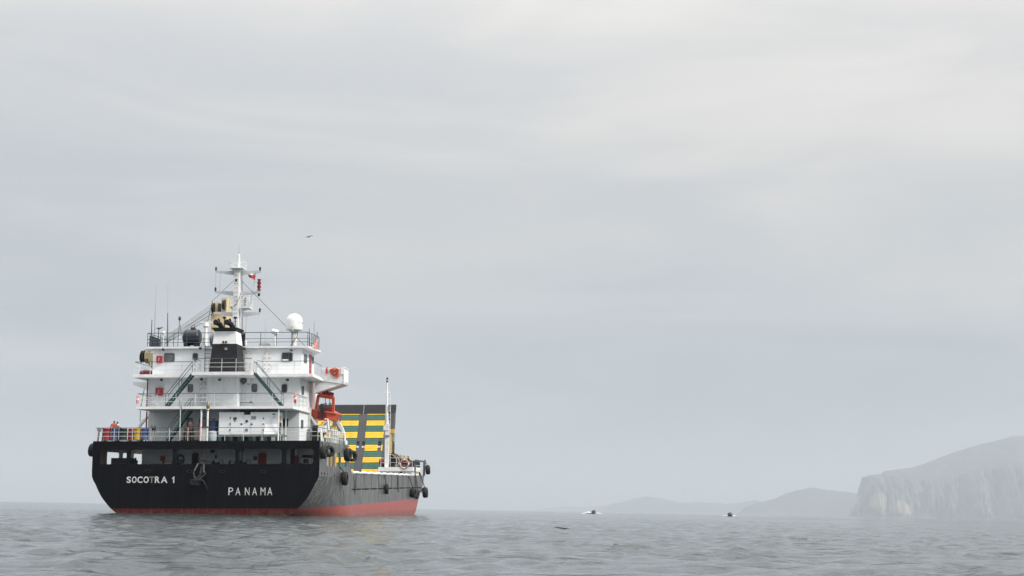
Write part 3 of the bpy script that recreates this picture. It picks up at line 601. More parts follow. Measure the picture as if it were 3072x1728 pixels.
for x in (1862, 1920): p = F('Z4', x, 735, 2.0); MB().lathe([(.04, 0), (.09, .1), (.09, .16)], (p.x, 2.12, p.z), (0, -1, .1), 10).build('horn', BLACK, fun)
p = F('Z4', 1915, 873, 1.95); MB().box(p.x - .09, p.x + .09, 1.95, 2.05, p.z - .09, p.z + .09).build('funnel_plate', GREY, fun)
# ------------------------------------------------------------------ mast
MF = 8.0
def mx(x, y, f=MF): return F('Y1', x, y, f)
a, b = mx(598, 1365), mx(690, 1365); c, d = mx(637, 440), mx(712, 440)
mast = frus(MB(), (a.x, b.x, MF, MF + 1.0, RF), (c.x, d.x, MF, MF + .62, c.z)).build('mast', WPAINT, ship)
mz = c.z
for k in range(15):
    q = k / 14; z = RF + 1.4 + (mz - RF - 2) * q; t_ = (z - RF) / (mz - RF); x0 = a.x + (c.x - a.x) * t_; x1 = b.x + (d.x - b.x) * t_
    MB().tube([(x0 + .06, MF - .07, z), (x1 - .05, MF - .07, z)], .022, 5).build('mast_rung', GREY, mast)
p = mx(740, 500); MB().tube([(p.x, MF + .3, mz - .2), (mx(740, 1440).x, MF + .6, RF)], .03, 6).build('cable_run', DGREY, mast)
q = [mx(x, y, MF - .1) for x, y in ((735, 820), (715, 900), (680, 970), (630, 1040))]; MB().tube(q, .022, 5).build('loose_cable', DGREY, mast)
# top pole and whip
p = mx(690, 440); MB().tube([(p.x, MF + .3, mz), (p.x, MF + .3, mx(690, 260).z)], [.13, .11], 10).lathe([(.06, 0), (.09, .08), (.09, .22), (.03, .3)], (p.x, MF + .3, mx(690, 262).z), 'z', 10).build('topmast', WPAINT, mast, True)
MB().tube([(p.x, MF + .3, mx(685, 240).z), (p.x - .03, MF + .3, mx(682, 45).z)], [.018, .01], 5).build('whip_antenna', GREY, mast)
# crow's platform
p0, p1 = mx(572, 445), mx(782, 445); pl_ = MB().box(p0.x, p1.x, MF - .35, MF + .9, mz - .03, mz + .03).prism([(c.x, MF, mz - .4), (c.x, MF, mz - .03), (p0.x + .1, MF, mz - .03)], (0, .06, 0)).prism([(d.x, MF, mz - .4), (d.x, MF, mz - .03), (p1.x - .1, MF, mz - .03)], (0, .06, 0)).build('mast_platform', WPAINT, mast)
rail_parts(mast, [(p0.x, MF - .3, mz), (p0.x, MF + .85, mz), (p1.x, MF + .85, mz), (p1.x, MF - .3, mz), (p0.x, MF - .3, mz)], .62, .9, (.5,), .014, WPAINT, WPAINT)
def lamp(p, hgt=.34, r=.09, mat=BLACK):
    MB().lathe([(r * .5, 0), (r * .9, .04), (r * .9, hgt * .35), (r * .55, hgt * .42), (r, hgt * .5), (r, hgt * .92), (r * .4, hgt)], p, 'z', 10).build('mast_light', [mat], mast, True)
for yl, yr, x0, x1, xi0, xi1, lamps in ((482, 482, 325, 1043, 630, 730, ((335, 0, DGREY), (1020, .02, BLACK))), (800, 803, 314, 1035, 612, 735, ((326, 0, BLACK),)), (1125, 1128, 300, 1026, 598, 742, ((1016, 0, BLACK),))):
    l = mx(x0, yl); r = mx(x1, yr); i0 = mx(xi0, yl); i1 = mx(xi1, yr); t_ = .07
    m = MB(); ff = MF + .3
    m.prism([(l.x, ff, l.z - .06), (i0.x, ff, i0.z - .32), (i0.x, ff, i0.z + .07), (l.x, ff, l.z + .07)], (0, .12, 0))
    m.prism([(r.x, ff, r.z - .06), (i1.x, ff, i1.z - .32), (i1.x, ff, i1.z + .07), (r.x, ff, r.z + .07)], (0, .12, 0)); m.build('yard', paint('yard_shaded_white', (.50, .52, .54), .5, .08), mast)  # shade put into the yards' white, so they stand out against the sky
    for lx, dz, m_ in lamps: p = mx(lx, yl); lamp((p.x, ff + .05, p.z + .06), .34, .085, m_)
p = mx(1003, 790); m = MB()
for k in range(3): m.lathe([(.12, 0), (.17, .03), (.17, .08), (.12, .12), (.12, .26), (.17, .30), (.17, .34), (.1, .37)], (p.x, MF + .36, p.z + .06 + k * .32), 'z', 12)
m.build('triple_red_light', REDD, mast, True); p = mx(1003, 830); MB().lathe([(.05, 0), (.1, .06), (.1, .2), (.05, .26)], (p.x, MF + .36, p.z - .2), 'z', 10).build('mast_light', BLACK, mast)
p = mx(670, 628); MB().lathe([(.07, 0), (.1, .1), (.06, .22)], (p.x, MF - .12, p.z - .1), 'z', 8).build('mast_light', BLACK, mast)
# side platforms half way up
for xa, xb, y, ytop, f0, f1 in ((728, 872, 1040, 885, MF + .0, MF + 1.3), (533, 600, 1015, 878, MF + .4, MF + 1.5)):
    a_, b_ = mx(xa, y), mx(xb, y); MB().box(a_.x, b_.x, f0, f1, a_.z - .08, a_.z).prism([(a_.x if xa > 650 else b_.x, f0 + .3, a_.z - .45), (a_.x if xa > 650 else b_.x, f0 + .3, a_.z - .08), (b_.x if xa > 650 else a_.x, f0 + .3, a_.z - .08)], (0, .06, 0)).build('side_platform', WPAINT, mast)
    rail_parts(mast, [(a_.x + .03, f0 + .03, a_.z), (b_.x - .03, f0 + .03, a_.z), (b_.x - .03, f1 - .03, a_.z), (a_.x + .03, f1 - .03, a_.z)], .95, .5, (.33, .66), .018, WPAINT, WPAINT)
a_, b_ = mx(790, 1020), mx(790, 885); MB().box(a_.x - .05, a_.x + .05, MF + .25, MF + .5, a_.z, b_.z).build('platform_locker', GREY, mast)
p = mx(765, 960); MB().lathe([(.18, 0), (.2, .1), (.2, .7), (.08, .85)], (p.x, MF + .5, a_.z), 'z', 12).build('radar_housing', WPAINT, mast, True)
# stays and halyards
def wire(pts, r=.018, name='stay_wire', par=None, mat=DGREY): return MB().tube(pts, r, 4).build(name, mat, par or mast)
wire([mx(630, 625, MF), F('Y1', 300, 945, 13), (-5.6, 17, RF + .4)], .02)
wire([mx(745, 630, MF), (6.0, 9.0, RF + .2)], .02)
for pts in (((425, 495), (405, 790)), ((350, 495), (345, 790)), ((948, 640), (905, 880), (870, 1040))): wire([mx(*p) for p in pts], .008, 'halyard')
wire([mx(835, 1150), mx(810, 1440)], .008, 'halyard')
# ------------------------------------------------------------------ gear on the wheelhouse roof
def dome(fr, cx_, x0, x1, ytop, ybot, yped, f, rp, name):
    a, b = F(fr, x0, ybot, f), F(fr, x1, ybot, f); R_ = (b.x - a.x) / 2; c = (a.x + b.x) / 2; tz = F(fr, cx_, ytop, f).z; z0 = a.z; cyl = tz - R_ * .95 - z0
    prof = [(rp * 1.5, -.12), (R_ * .55, -.05), (R_ * .98, 0)] + [(R_, max(.05, cyl) * q) for q in (.05, .5, 1.)] + [(R_ * math.cos(k * math.pi / 16), max(.05, cyl) + R_ * .95 * math.sin(k * math.pi / 16)) for k in range(1, 9)]
    o = MB().lathe(prof, (c, f, z0), 'z', 28).build(name, paint('radome_white', (.80, .82, .82), .4, .03, 2., .4), roof, True)
    MB().tube([(c, f, RF), (c, f, z0 - .02)], rp, 12).build('pedestal', WPAINT, o, True); return o, c, z0, R_
rd, c, z0, R_ = dome('Z5', 1430, 1275, 1590, 135, 455, 755, 6.2, .24, 'satellite_dome')
q = [(c + .35, 6.0, z0 - .1), (c + .3, 5.9, z0 - .6), (c - .05, 5.85, z0 - 1.1), (c - .25, 5.8, RF + .05)]; MB().tube(q, .03, 6).build('dome_cable', DGREY, rd)
MB().box(c - .05, c + .05, 6.2 - R_ - .02, 6.2 - R_ * .9, z0 - .12, z0 + .28).build('dome_hatch', PALE, rd)
m = MB(); u = c + R_ * .66
for k in range(4): m.box(u + .07 * k, u + .07 * k + .045, 6.2 - math.sqrt(max(.01, R_ ** 2 - (u + .07 * k - c + .03) ** 2)) - .01, 6.2 - math.sqrt(max(.01, R_ ** 2 - (u + .07 * k - c + .03) ** 2)) + .02, z0 + .52, z0 + .52 + (.2, .12, .1, .12)[k])
m.build('dome_marking', DGREY, rd)
dome('Z4', 625, 592, 660, 508, 575, 800, 5.2, .05, 'small_dome')
dome('Z5', 490, 462, 520, 655, 740, 760, 5.0, .09, 'small_dome')
p = F('Z5', 1065, 530, 5.0); o = MB().lathe([(.12, -.28), (.2, -.25), (.22, 0), (.21, .25), (.14, .3)], (p.x, 5.0, p.z + .18), (1.0, -.35, -.35), 16).build('searchlight', WPAINT, roof, True)
MB().tube([(p.x, 5, RF), (p.x, 5, p.z - .35), (p.x, 5, p.z - .3), (p.x, 5, p.z + .1)], [.13, .13, .07, .07], 10).build('post', WPAINT, o, True)
# radar scanner
p = F('Z4', 1505, 385, 6.5); l = F('Z4', 1370, 325, 6.3); r = F('Z4', 1665, 340, 6.7)
o = MB().tube([(p.x, 6.5, RF), (p.x, 6.5, p.z - .2), (p.x, 6.5, p.z - .1), (p.x, 6.5, p.z + .18)], [.19, .13, .24, .22], 12).build('radar', WPAINT, roof, True)
d_ = (r - l).normalized(); up = Vector((0, 0, 1)); sd_ = d_.cross(up).normalized() * .09; MB().prism([l - sd_ - up * .05, l + sd_ - up * .05, l + sd_ + up * .07, l - sd_ + up * .07], r - l).build('scanner_bar', PALE, o)
# flat dish, aerials, light posts
p = F('Z4', 525, 470, 5.2); MB().tube([(p.x, 5.2, RF), (p.x, 5.2, p.z)], .035, 6).prism([F('Z4', 465, 447, 4.9), F('Z4', 612, 428, 5.1), F('Z4', 610, 440, 5.6), F('Z4', 470, 455, 5.5)], (0, .02, .03)).prism([F('Z4', 490, 452, 5.2), F('Z4', 595, 446, 5.2), F('Z4', 530, 472, 5.2)], (0, .05, 0)).build('flat_antenna', DKRAIL, roof)
for fr, x, y, xb, f, r_ in (('Z4', 385, 268, 370, 4.6, .05), ('Z4', 455, 0, 437, 5.0, .022), ('Z1', 670, 440, 657, 5.0, .012), ('Z4', 712, 130, 705, 4.6, .05), ('Z1', 785, 395, 781, 4.6, .012), ('Z4', 735, 305, 733, 4.9, .015), ('Z5', 875, 260, 873, 5.5, .012), ('Z5', 1725, 425, 1727, 4.6, .035), ('Z5', 1818, 285, 1820, 6.0, .02), ('Z5', 1877, 490, 1870, 7.0, .05), ('Z5', 1728, 545, 1728, 4.5, .05)):
    t_ = F(fr, x, y, f); s = F(fr, xb, 700 if fr != 'Z1' else 900, f).x; MB().tube([(s, f, RF), (t_.x, f, t_.z)], [r_, r_ * .6], 6).build('whip_antenna', DKRAIL if r_ > .018 else GREY, roof)
p = F('Z4', 960, 250, 5.0); MB().tube([(p.x - .1, 5, RF), (p.x, 5, p.z - .1)], .025, 5).tube([(p.x + .45, 5, RF), (p.x + .03, 5, p.z - .5)], .022, 5).lathe([(.05, 0), (.11, .06), (.11, .25), (.04, .36)], (p.x, 5, p.z - .15), 'z', 10).build('signal_light_post', DKRAIL, roof)
# grey drum behind the funnel and cowl vents
p = F('Z4', 1640, 675, 4.9); MB().lathe([(.1, -.6), (.55, -.55), (.62, -.4), (.62, .4), (.55, .55), (.1, .6)], (p.x + .35, 5.2, RF + .68), 'x', 20).build('expansion_tank', GREY, roof, True)
p = F('Z5', 440, 640, 5.0); MB().tube([(p.x, 5, RF), (p.x, 5, RF + .85), (p.x - .02, 4.85, RF + 1.1)], [.16, .18, .26], 12).build('cowl_vent', BLACK, roof, True)
MB().box(2.4, 3.2, 6.5, 7.2, RF + .02, RF + .45).build('roof_locker', PALE, roof); MB().box(3.9, 6.3, 8.2, 9.3, RF + .02, RF + .4).build('roof_locker', GREY, roof)
# black water tank on the roof: a thing of its own
a, b = F('Z4', 1045, 640, 5.6), F('Z4', 1400, 640, 5.6); cz = F('Z4', 1220, 630, 5.6).z; R_ = .66; cx_ = (a.x + b.x) / 2; hl = (b.x - a.x) / 2
base = (cx_, 5.6, RF + .02); tk = empty('water_tank', on_ship(*base), label='black plastic water tank with ribbed body on the wheelhouse roof left of the funnel', category='tank')
prof = [(.12, -hl), (.45, -hl + .03), (.6, -hl + .12)] + [(R_ + (.02 if k % 2 else 0), -hl + .2 + k * (2 * hl - .4) / 8) for k in range(9)] + [(.6, hl - .12), (.45, hl - .03), (.12, hl)]
cz = RF + .02 + .2 + R_
MB().lathe(prof, (cx_, 5.6, cz), 'x', 24).sh(base).build('tank_body', NAVYT, tk, True)
MB().lathe([(.24, 0), (.24, .12), (.2, .14), (.2, .2), (.08, .24)], (cx_ + .05, 5.6, cz + R_ - .05), 'z', 16).sh(base).build('lid', NAVYT, tk, True)
MB().tube([(cx_ - .08, 5.6, cz + R_ + .15), (cx_ - .08, 5.6, cz + R_ + .36), (cx_ + .16, 5.6, cz + R_ + .36), (cx_ + .16, 5.6, cz + R_ + .15)], .025, 5).sh(base).build('lid_handle', NAVYT, tk)
for s in (-.42, .42): MB().prism([(cx_ + s - .12, 5.1, RF + .02), (cx_ + s - .12, 6.1, RF + .02), (cx_ + s - .12, 6.05, cz - .25), (cx_ + s - .12, 5.15, cz - .25)], (.24, 0, 0)).sh(base).build('saddle', BLACK, tk)
# ------------------------------------------------------------------ cargo crane forward of the house, jib stowed aft along the port side
KF = 18.0; p0, p1 = F('Z1', 1205, 600, KF), F('Z1', 1352, 600, KF); top = p0.z
crane = frus(MB(), (p0.x, p1.x, KF, KF + 1.9, 1.5), (p0.x, p1.x, KF, KF + 1.9, top - .9)).build('cargo_crane', TAN, ship)
for x0, x1, y0, dy in ((1205, 1216, 595, 0), (1240, 1262, 600, .1), (1300, 1352, 560, .1)):
    a, b = F('Z1', x0, y0, KF), F('Z1', x1, y0, KF); MB().box(a.x, b.x, KF + dy, KF + 1.6, top - .9, a.z).build('crane_cheek', TAN, crane)
for x, y in ((1225, 640), (1328, 610)): p = F('Z1', x, y, KF - .1); MB().lathe([(.1, -.1), (.47, -.1), (.42, 0), (.47, .1), (.1, .1)], (p.x, KF - .1, p.z - .15), 'x', 20).build('sheave', BLACK, crane, True)
MB().box(p0.x + .25, p1.x - .4, KF + .3, KF + 1.2, top - .9, top - .1).build('crane_top_gear', DGREY, crane)
q0, q1 = F('Z1', 522, 1072, 7.2), F('Z1', 655, 1180, 7.2); hx = (q0.x + q1.x) / 2; hz = (q0.z + q1.z) / 2
J0 = Vector((hx, 8.2, hz)); J1 = Vector(((p0.x + p1.x) / 2 - 1.4, KF + .5, top - 10.5)); up = Vector((0, 0, .42)); sd_ = Vector((.38, 0, 0))
MB().loft([[J0 - sd_ - up, J0 + sd_ - up, J0 + sd_ + up, J0 - sd_ + up], [J1 - sd_ - up, J1 + sd_ - up, J1 + sd_ + up, J1 - sd_ + up]]).build('jib', TAN, crane)
MB().box(q0.x + .42, q1.x + .1, 7.1, 8.6, q1.z + .28, q0.z - .18).build('jib_head', TAN, crane)
for s in (q0.x + .03, q0.x + .16, q0.x + .3): MB().lathe([(.1, -.05), (.5, -.05), (.44, 0), (.5, .05), (.1, .05)], (s, 7.6, hz + .05), 'x', 22).build('sheave', BLACK if s != q0.x + .16 else DGREY, crane, True)
MB().lathe([(.05, 0), (.56, 0), (.56, .05), (.05, .05)], (q0.x + .38, 7.6, hz), 'x', 22).build('cheek_plate', TAN, crane, True); MB().lathe([(.05, 0), (.5, 0), (.5, .04), (.05, .04)], (q0.x - .08, 7.6, hz), 'x', 22).build('cheek_plate', TAN, crane, True)
MB().lathe([(.05, -.3), (.5, -.3), (.5, .2), (.3, .3)], (q1.x - .2, 7.6, q1.z + .2), 'x', 16).build('hook_block', TAN, crane, True)
for k in range(9):
    a = Vector((p0.x + .02 + .10 * (k % 3), KF + .3 + .1 * k, top - .15 - .12 * k)); b = Vector((q0.x + .05 + .12 * (k % 4), 7.7, hz + .5 - .12 * (k // 3)))
    MB().tube([a, a.lerp(b, .5) + Vector((0, 0, -.05)), b], .02, 4).build('hoist_wire', DGREY, crane)
# ------------------------------------------------------------------ davits
for sg in (-1, 1):
    pts = [F('Z3', *p, 11.0) for p in ((432, 525), (462, 545), (490, 580), (512, 622), (524, 668), (530, 740))] if sg > 0 else [F('Y4', *p, 10.0) for p in ((1495, 135), (1420, 180), (1345, 235), (1290, 300), (1250, 385), (1230, 480))]
    ins = [F('Z3', *p, 11.0) for p in ((430, 532), (448, 566), (470, 604), (494, 640), (516, 672), (520, 740))] if sg > 0 else [F('Y4', *p, 10.0) for p in ((1495, 150), (1440, 205), (1392, 262), (1340, 320), (1292, 385), (1260, 480))]
    m = MB(); n_ = len(pts)
    vs = [v for p in zip(pts, ins) for v in p]; vs += [v + Vector((0, .35, 0)) for v in vs]; o_ = 2 * n_
    fs = []
    for i in range(n_ - 1): fs += [(2 * i, 2 * i + 1, 2 * i + 3, 2 * i + 2), (o_ + 2 * i, o_ + 2 * i + 2, o_ + 2 * i + 3, o_ + 2 * i + 1), (2 * i, 2 * i + 2, o_ + 2 * i + 2, o_ + 2 * i), (2 * i + 1, o_ + 2 * i + 1, o_ + 2 * i + 3, 2 * i + 3)]
    fs += [(0, o_, o_ + 1, 1), (2 * n_ - 2, 2 * n_ - 1, o_ + 2 * n_ - 1, o_ + 2 * n_ - 2)]
    dv = m.add(vs, fs).build('davit_arm', WPAINT, ship, True)
    foot = pts[-1]; MB().tube([foot + Vector((0, .17, .1)), (foot.x, foot.y + .17, DK)], .16, 8).build('davit_foot', WPAINT, dv)
wire([F('Y4', 1303, 0, 8.2), F('Y4', 1298, 260, 8.2)], .03, 'davit_wire', ship, DKRAIL); wire([(-7.6, 8.2, D3 - .3), F('Y4', 1303, 0, 8.2)], .03, 'davit_wire', ship, DKRAIL)
# starboard davit frame
m = MB(); a = F('Z3', 186, 430, 7.9); b = F('Z3', 216, 430, 7.9); bz = F('Z3', 200, 640, 7.9).z
m.box(a.x, b.x, 7.9, 8.3, DK, a.z); q = [F('Z3', *p, 7.95) for p in ((200, 505), (218, 505), (322, 640), (290, 640))]; m.prism(q, (0, .3, 0)); m.box(a.x, F('Z3', 330, 640, 7.9).x, 7.9, 8.3, bz - .08, bz + .14)
m.prism([F('Z3', *p, 8.4) for p in ((330, 560), (400, 545), (372, 690), (360, 690))], (0, .2, 0)); dvs = m.build('davit_frame', PALE, ship)
MB().tube([F('Z3', *p, 8.0) for p in ((345, 535), (372, 535), (382, 650), (384, 700))], .07, 6).build('davit_strut', WPAINT, dvs)
for k, (x, y) in enumerate(((298, 605), (330, 612), (350, 612), (322, 655), (345, 660))): p = F('Z3', x, y, 8.0); MB().lathe([(.05, -.12), (.15, -.1), (.15, .1), (.05, .12)], p, (1, .3, .2), 10).build('davit_sheave', REDD, dvs, True)
for pa, pb in (((330, 560), (300, 600)), ((380, 560), (300, 610)), ((320, 620), (380, 640)), ((300, 600), (345, 660))): MB().tube([F('Z3', *pa, 8.1), F('Z3', *pb, 8.1)], .03, 5).build('davit_brace', REDD, dvs)
MB().box(6.75, 7.6, 7.4, 8.6, DK, DK + .9).build('davit_winch', BLACK, dvs); MB().box(7.35, 7.95, 7.2, 7.7, DK + .95, DK + 1.45).build('winch_box', WPAINT, dvs); MB().lathe([(.3, -.2), (.3, .2)], (7.0, 7.7, DK + 1.2), 'x', 14).build('winch_drum', BLACK, dvs)
m = MB()
for k in range(4): m.tube([(8.35 + .05 * k, 3.4 + .02 * k, DK), (8.25, 3.5, DK + 1.1)], .06, 6)
m.build('fairlead_horn', WPAINT, ship)
for f in (8.6, 9.6, 10.5): MB().tube([(8.3, f, DK), (8.3, f, DK + 1.25)], .07, 8).build('bollard_post', WPAINT, ship, True)
MB().lathe([(.12, 0), (.12, .7), (.38, .75), (.42, .95), (.2, 1.15)], (8.1, 11.0, DK), 'z', 16).build('mushroom_vent', WPAINT, ship, True)
# ------------------------------------------------------------------ mooring deck fittings seen through the openings
ld = bpy.data.objects['lower_deckhouse']
for x0, x1, y0, y1, m_, nm, dg in ((1212, 1300, 140, 290, WPAINT, 'watertight_door', True), (1118, 1200, 145, 300, BLACK, 'doorway_dark_panel', False), (1875, 1968, 145, 300, RED, 'red_door', False)):
    door(ld, 'Y5', x0, y0, x1, y1, mat=m_, dogs=dg, name=nm)  # the black one is a slab painted as a dark door opening
cabinet(ld, 'Y5', 758, 178, 804, 240, mark=False)
for x, y, r_ in ((990, 205, .26),): p = F('Y5', x, y, 4.3); MB().torus((p.x, 4.35, p.z), (0, 1, 0), .26, .05, 20, 6).torus((p.x, 4.3, p.z - .12), (0, 1, 0), .3, .05, 20, 6).build('hose_coil', DKRAIL, ld)
for x, y, w_, h_ in ((1355, 128, .3, .2), (1393, 190, .12, .3), (1838, 205, .28, .3), (1695, 115, .2, .2)): p = F('Y5', x, y, 4.4); MB().box(p.x - w_ / 2, p.x + w_ / 2, 4.36, AW, p.z - h_ / 2, p.z + h_ / 2).build('junction_box', DKRAIL, ld)
p = F('Y5', 1692, 120, 4.4); MB().tube([(p.x, 4.42, 5.4), (p.x, 4.42, 2.8)], .03, 5).build('wall_pipe', DGREY, ld)
# mooring winches and bollards
for s, f in ((-3.4, 2.0), (-.3, 2.2), (1.9, 2.0)):
    wn = MB().box(s - .7, s + .7, f - .5, f + .6, 2.8, 3.1).box(s + .5, s + .75, f - .35, f + .35, 3.1, 4.0).build('mooring_winch', BLACK, ship)
    MB().lathe([(.45, -.5), (.45, -.44), (.24, -.42), (.24, .30), (.45, .32), (.45, .38)], (s, f, 3.75), 'x', 18).build('winch_drum', DGREY, wn, True); MB().lathe([(.34, -.38), (.36, 0), (.34, .26)], (s, f, 3.75), 'x', 16).build('rope_layers', ROPE, wn, True)
    MB().tube([(s + .85, f - .3, 3.6), (s + .95, f - .3, 4.2), (s + 1.15, f - .3, 4.2), (s + 1.2, f - .3, 3.7)], .03, 5).build('winch_guard', DGREY, wn)
for s in (-6.9, 4.1, 7.2): MB().lathe([(.18, 0), (.18, .9), (.24, .95), (.24, 1.05), (.1, 1.1)], (s, 1.2, 2.8), 'z', 12).build('bollard', BLACK, ship, True)
MB().box(-7.75, -6.35, 1.0, 2.6, 2.8, 4.34).build('mooring_locker', BLACK, ship)
MB().box(-6.4, -6.28, 4.3, 4.5, 2.8, 5.45).build('corner_post', WPAINT, ship); MB().box(5.95, 6.05, 3.2, 4.5, 2.8, 5.45).build('corner_post', BLACK, ship)
for f in (3.0, 6.4, 9.2): MB().box(-HB + .1, HB - .1, f - .06, f + .06, DK - .45, DK - .16).build('deck_beam', GREY, ship)
# the store in the starboard corner
a = F('Y5', 2380, 275, 2.2); b = F('Y5', 2465, 205, 2.2)
st = ring(MB(), aft(2.2), a.x, b.x, a.z, b.z, .05, .06, 0, .3).build('store_frame', PALE, ship); slab(MB(), aft(2.2), rrect(a.x + .05, b.x - .05, a.z + .05, b.z - .05, .03), .02, .05).build('store_panel', DECKG, st)
MB().box(a.x - .1, b.x + .15, 2.3, 3.0, b.z, b.z + .25).build('tarpaulin', BLACK, ship)
a = F('Y5', 2283, 275, 3.0); MB().box(a.x, a.x + .3, 3.0, 3.3, 2.8, 4.55).build('red_cupboard', REDD, ship)
MB().box(6.1, 8.7, 4.6, 4.68, 2.8, DK - .17).build('store_bulkhead', WPAINT, ship)
# stern anchor cradle
def b5(x, y, f=-.1): return F('B5', x, y, f)
m = MB()
m.tube([b5(500, 150, .0), b5(430, 280, -.15), b5(320, 480, -.35)], .055, 6).tube([b5(280, 520, -.35), b5(370, 800, -.3)], .05, 6).tube([b5(330, 560, -.35), b5(300, 700, -.3), b5(340, 830, -.3)], .035, 6)
m.tube([b5(745, 190, .0), b5(740, 560, -.3)], .075, 6).tube([b5(790, 480, -.35), b5(835, 570, -.35), b5(690, 720, -.35), b5(520, 850, -.3)], .055, 6).tube([b5(600, 640, -.3), b5(460, 790, -.3)], .045, 6)
cr = m.build('anchor_cradle', DGREY, ship, True)
MB().prism([b5(340, 870, -.25), b5(540, 880, -.25), b5(640, 800, -.25), b5(380, 760, -.25)], (0, .1, 0)).build('cradle_gusset', DGREY, cr)
bs = b5(470, 1000, -.35); an = empty('stern_anchor', on_ship(*bs), label='black stockless anchor hung in its cradle on the transom', category='anchor')
m = MB(); m.tube([b5(180, 860, -.4), b5(250, 860, -.4), b5(300, 900, -.4), b5(640, 880, -.4), b5(720, 910, -.42), b5(760, 970, -.45), b5(730, 1040, -.45)], [.05, .07, .1, .1, .07, .06, .04], 8); m.sh(bs).build('crown', BLACK, an, True)
MB().tube([b5(180, 870, -.4), b5(175, 1010, -.45), b5(250, 1090, -.4)], [.06, .08, .03], 6).tube([b5(740, 930, -.42), b5(850, 1120, -.3), b5(930, 1290, -.25)], [.06, .05, .03], 6).sh(bs).build('flukes', BLACK, an, True)
MB().box(b5(260, 0).x, b5(620, 0).x, -.45, -.12, b5(0, 1090).z, b5(0, 890).z).sh(bs).build('head', BLACK, an)
MB().tube([b5(470, 960, -.3), b5(600, 600, -.25), b5(690, 60, .3)], .09, 8).sh(bs).build('shank', BLACK, an, True)
# ------------------------------------------------------------------ bow ramp, raised and leaning forward
RS = .56; RC = 70.5 - RS * 12.35; RN = Vector((0, -1, RS)).normalized()
def rp(fr, x, y):
    d = _rot @ ray(*px(fr, x, y)); k = (RC - (_o.y - RS * _o.z)) / (d.y - RS * d.z); return _o + d * k
def rpt(s, h): return Vector((s, RC + RS * h, h))
RL, RR = -6.6, 5.18
zb = rp('Z3', 700, 488).z; zt = rp('Z3', 700, 408).z
# frame plate with three gridded openings
op = []
for x0, x1 in ((630, 660), (679, 713), (824, 860)):
    a = rp('Z3', x0, 793); b = rp('Z3', x1, 737); op.append((a.x, b.x, a.z, b.z))
m = MB(); plate(m, [(RL, 1.6), (RR, 1.6), (RR, zb), (RL, zb)], [[(a, c), (b, c), (b, d), (a, d)] for a, b, c, d in op], .30, lambda u, v, c: rpt(u, v) - RN * (.16 + c))
ramp = m.build('bow_ramp', RAMPG, ship)
for a, b, c, d in op:
    m = MB(); n_ = 4
    for k in range(n_ + 1): u = a + (b - a) * k / n_; m.tube([rpt(u, c) - RN * .12, rpt(u, d - .55) - RN * .12], .035, 4)
    for k in range(4): v = c + (d - .55 - c) * k / 3; m.tube([rpt(a, v) - RN * .12, rpt(b, v) - RN * .12], .035, 4)
    gr = m.build('ramp_grating', GRATE, ramp); m = MB(); q = [rpt(a, d - .5), rpt(b, d - .5), rpt(b, d), rpt(a, d)]; m.prism([p - RN * .1 for p in q], -RN * .05).build('grating_plate', BLACK, gr)
    m = MB(); q = [rpt(a, c), rpt(b, c), rpt(b, d), rpt(a, d)]
for s0, s1 in ((RL, rp('Z3', 698, 450).x - .03), (rp('Z3', 698, 450).x + .03, RR)):
    q = [rpt(s0, zb + .03), rpt(s1, zb + .03), rpt(s1, zt), rpt(s0, zt)]; MB().prism([p - RN * .02 for p in q], -RN * .25).build('ramp_flap', BLACK, ramp)
    q = [rpt(s0, zt), rpt(s1, zt), rpt(s1, zt + .07), rpt(s0, zt + .07)]; MB().prism([p - RN * .02 for p in q], -RN * .25).build('flap_edge', DGREY, ramp)
s_ = rp('Z3', 698, 450).x; MB().prism([rpt(s_ - .03, zb - .1) - RN * .05, rpt(s_ + .03, zb - .1) - RN * .05, rpt(s_ + .03, zt) - RN * .05, rpt(s_ - .03, zt) - RN * .05], -RN * .03).build('flap_hinge', PALE, ramp)
W_ = 2.35; cols = [rp('Z3', 732, 490).x, rp('Z3', 497, 490).x]; cols.append(2 * cols[1] - cols[0])
rows = [(490, 498, 1), (501, 545, 0), (549, 597, 1), (601, 647, 0), (651, 708, 1), (713, 765, 0), (769, 825, 1), (829, 877, 0), (880, 930, 1), (935, 985, 0), (989, 1040, 1), (1044, 1095, 0)]
def panel(s0, s1, v0, v1, mat):
    n_ = max(1, round((v1 - v0) / .27)); m = MB()
    for k in range(n_):
        a = v0 + (v1 - v0) * k / n_ + .012; b = v0 + (v1 - v0) * (k + 1) / n_ - .012
        m.prism([rpt(s0, a) + RN * .005, rpt(s1, a) + RN * .005, rpt(s1, b) + RN * .005, rpt(s0, b) + RN * .005], RN * .05)
    m.build('ramp_panel', mat, ramp)
for c in cols:
    for y0, y1, yel in rows:
        v1 = rp('Z3', 690, y0).z; v0 = rp('Z3', 690, y1).z; s0, s1 = c, c + W_
        segs = [(s0, s1, v0, v1)]
        for a, b, lo, hi in op:       # leave the openings clear
            out = []
            for q in segs:
                if b <= q[0] or a >= q[1] or hi <= q[2] or lo >= q[3]: out.append(q); continue
                if a > q[0] + .1: out.append((q[0], a, q[2], q[3]))
                if b < q[1] - .1: out.append((b, q[1], q[2], q[3]))
            segs = out
        for q in segs: panel(*q, YELLOW if yel else GREEN)
for s in (RL + .1, RR - .1): MB().prism([rpt(s - .1, 2.0) + RN * .005, rpt(s + .1, 2.0) + RN * .005, rpt(s + .1, zb) + RN * .005, rpt(s - .1, zb) + RN * .005], RN * .14).build('ramp_girder', DGREY, ramp)
MB().tube([rpt(RR + .05, zb) + RN * .3, (6.0, 62.5, 4.2)], .035, 5).build('ramp_wire', DGREY, ramp); MB().tube([rpt(RR - .1, 7.8) + RN * .3, rpt(RR - .1, 4.5) + RN * .8], .05, 5).build('ramp_wire', DGREY, ramp)
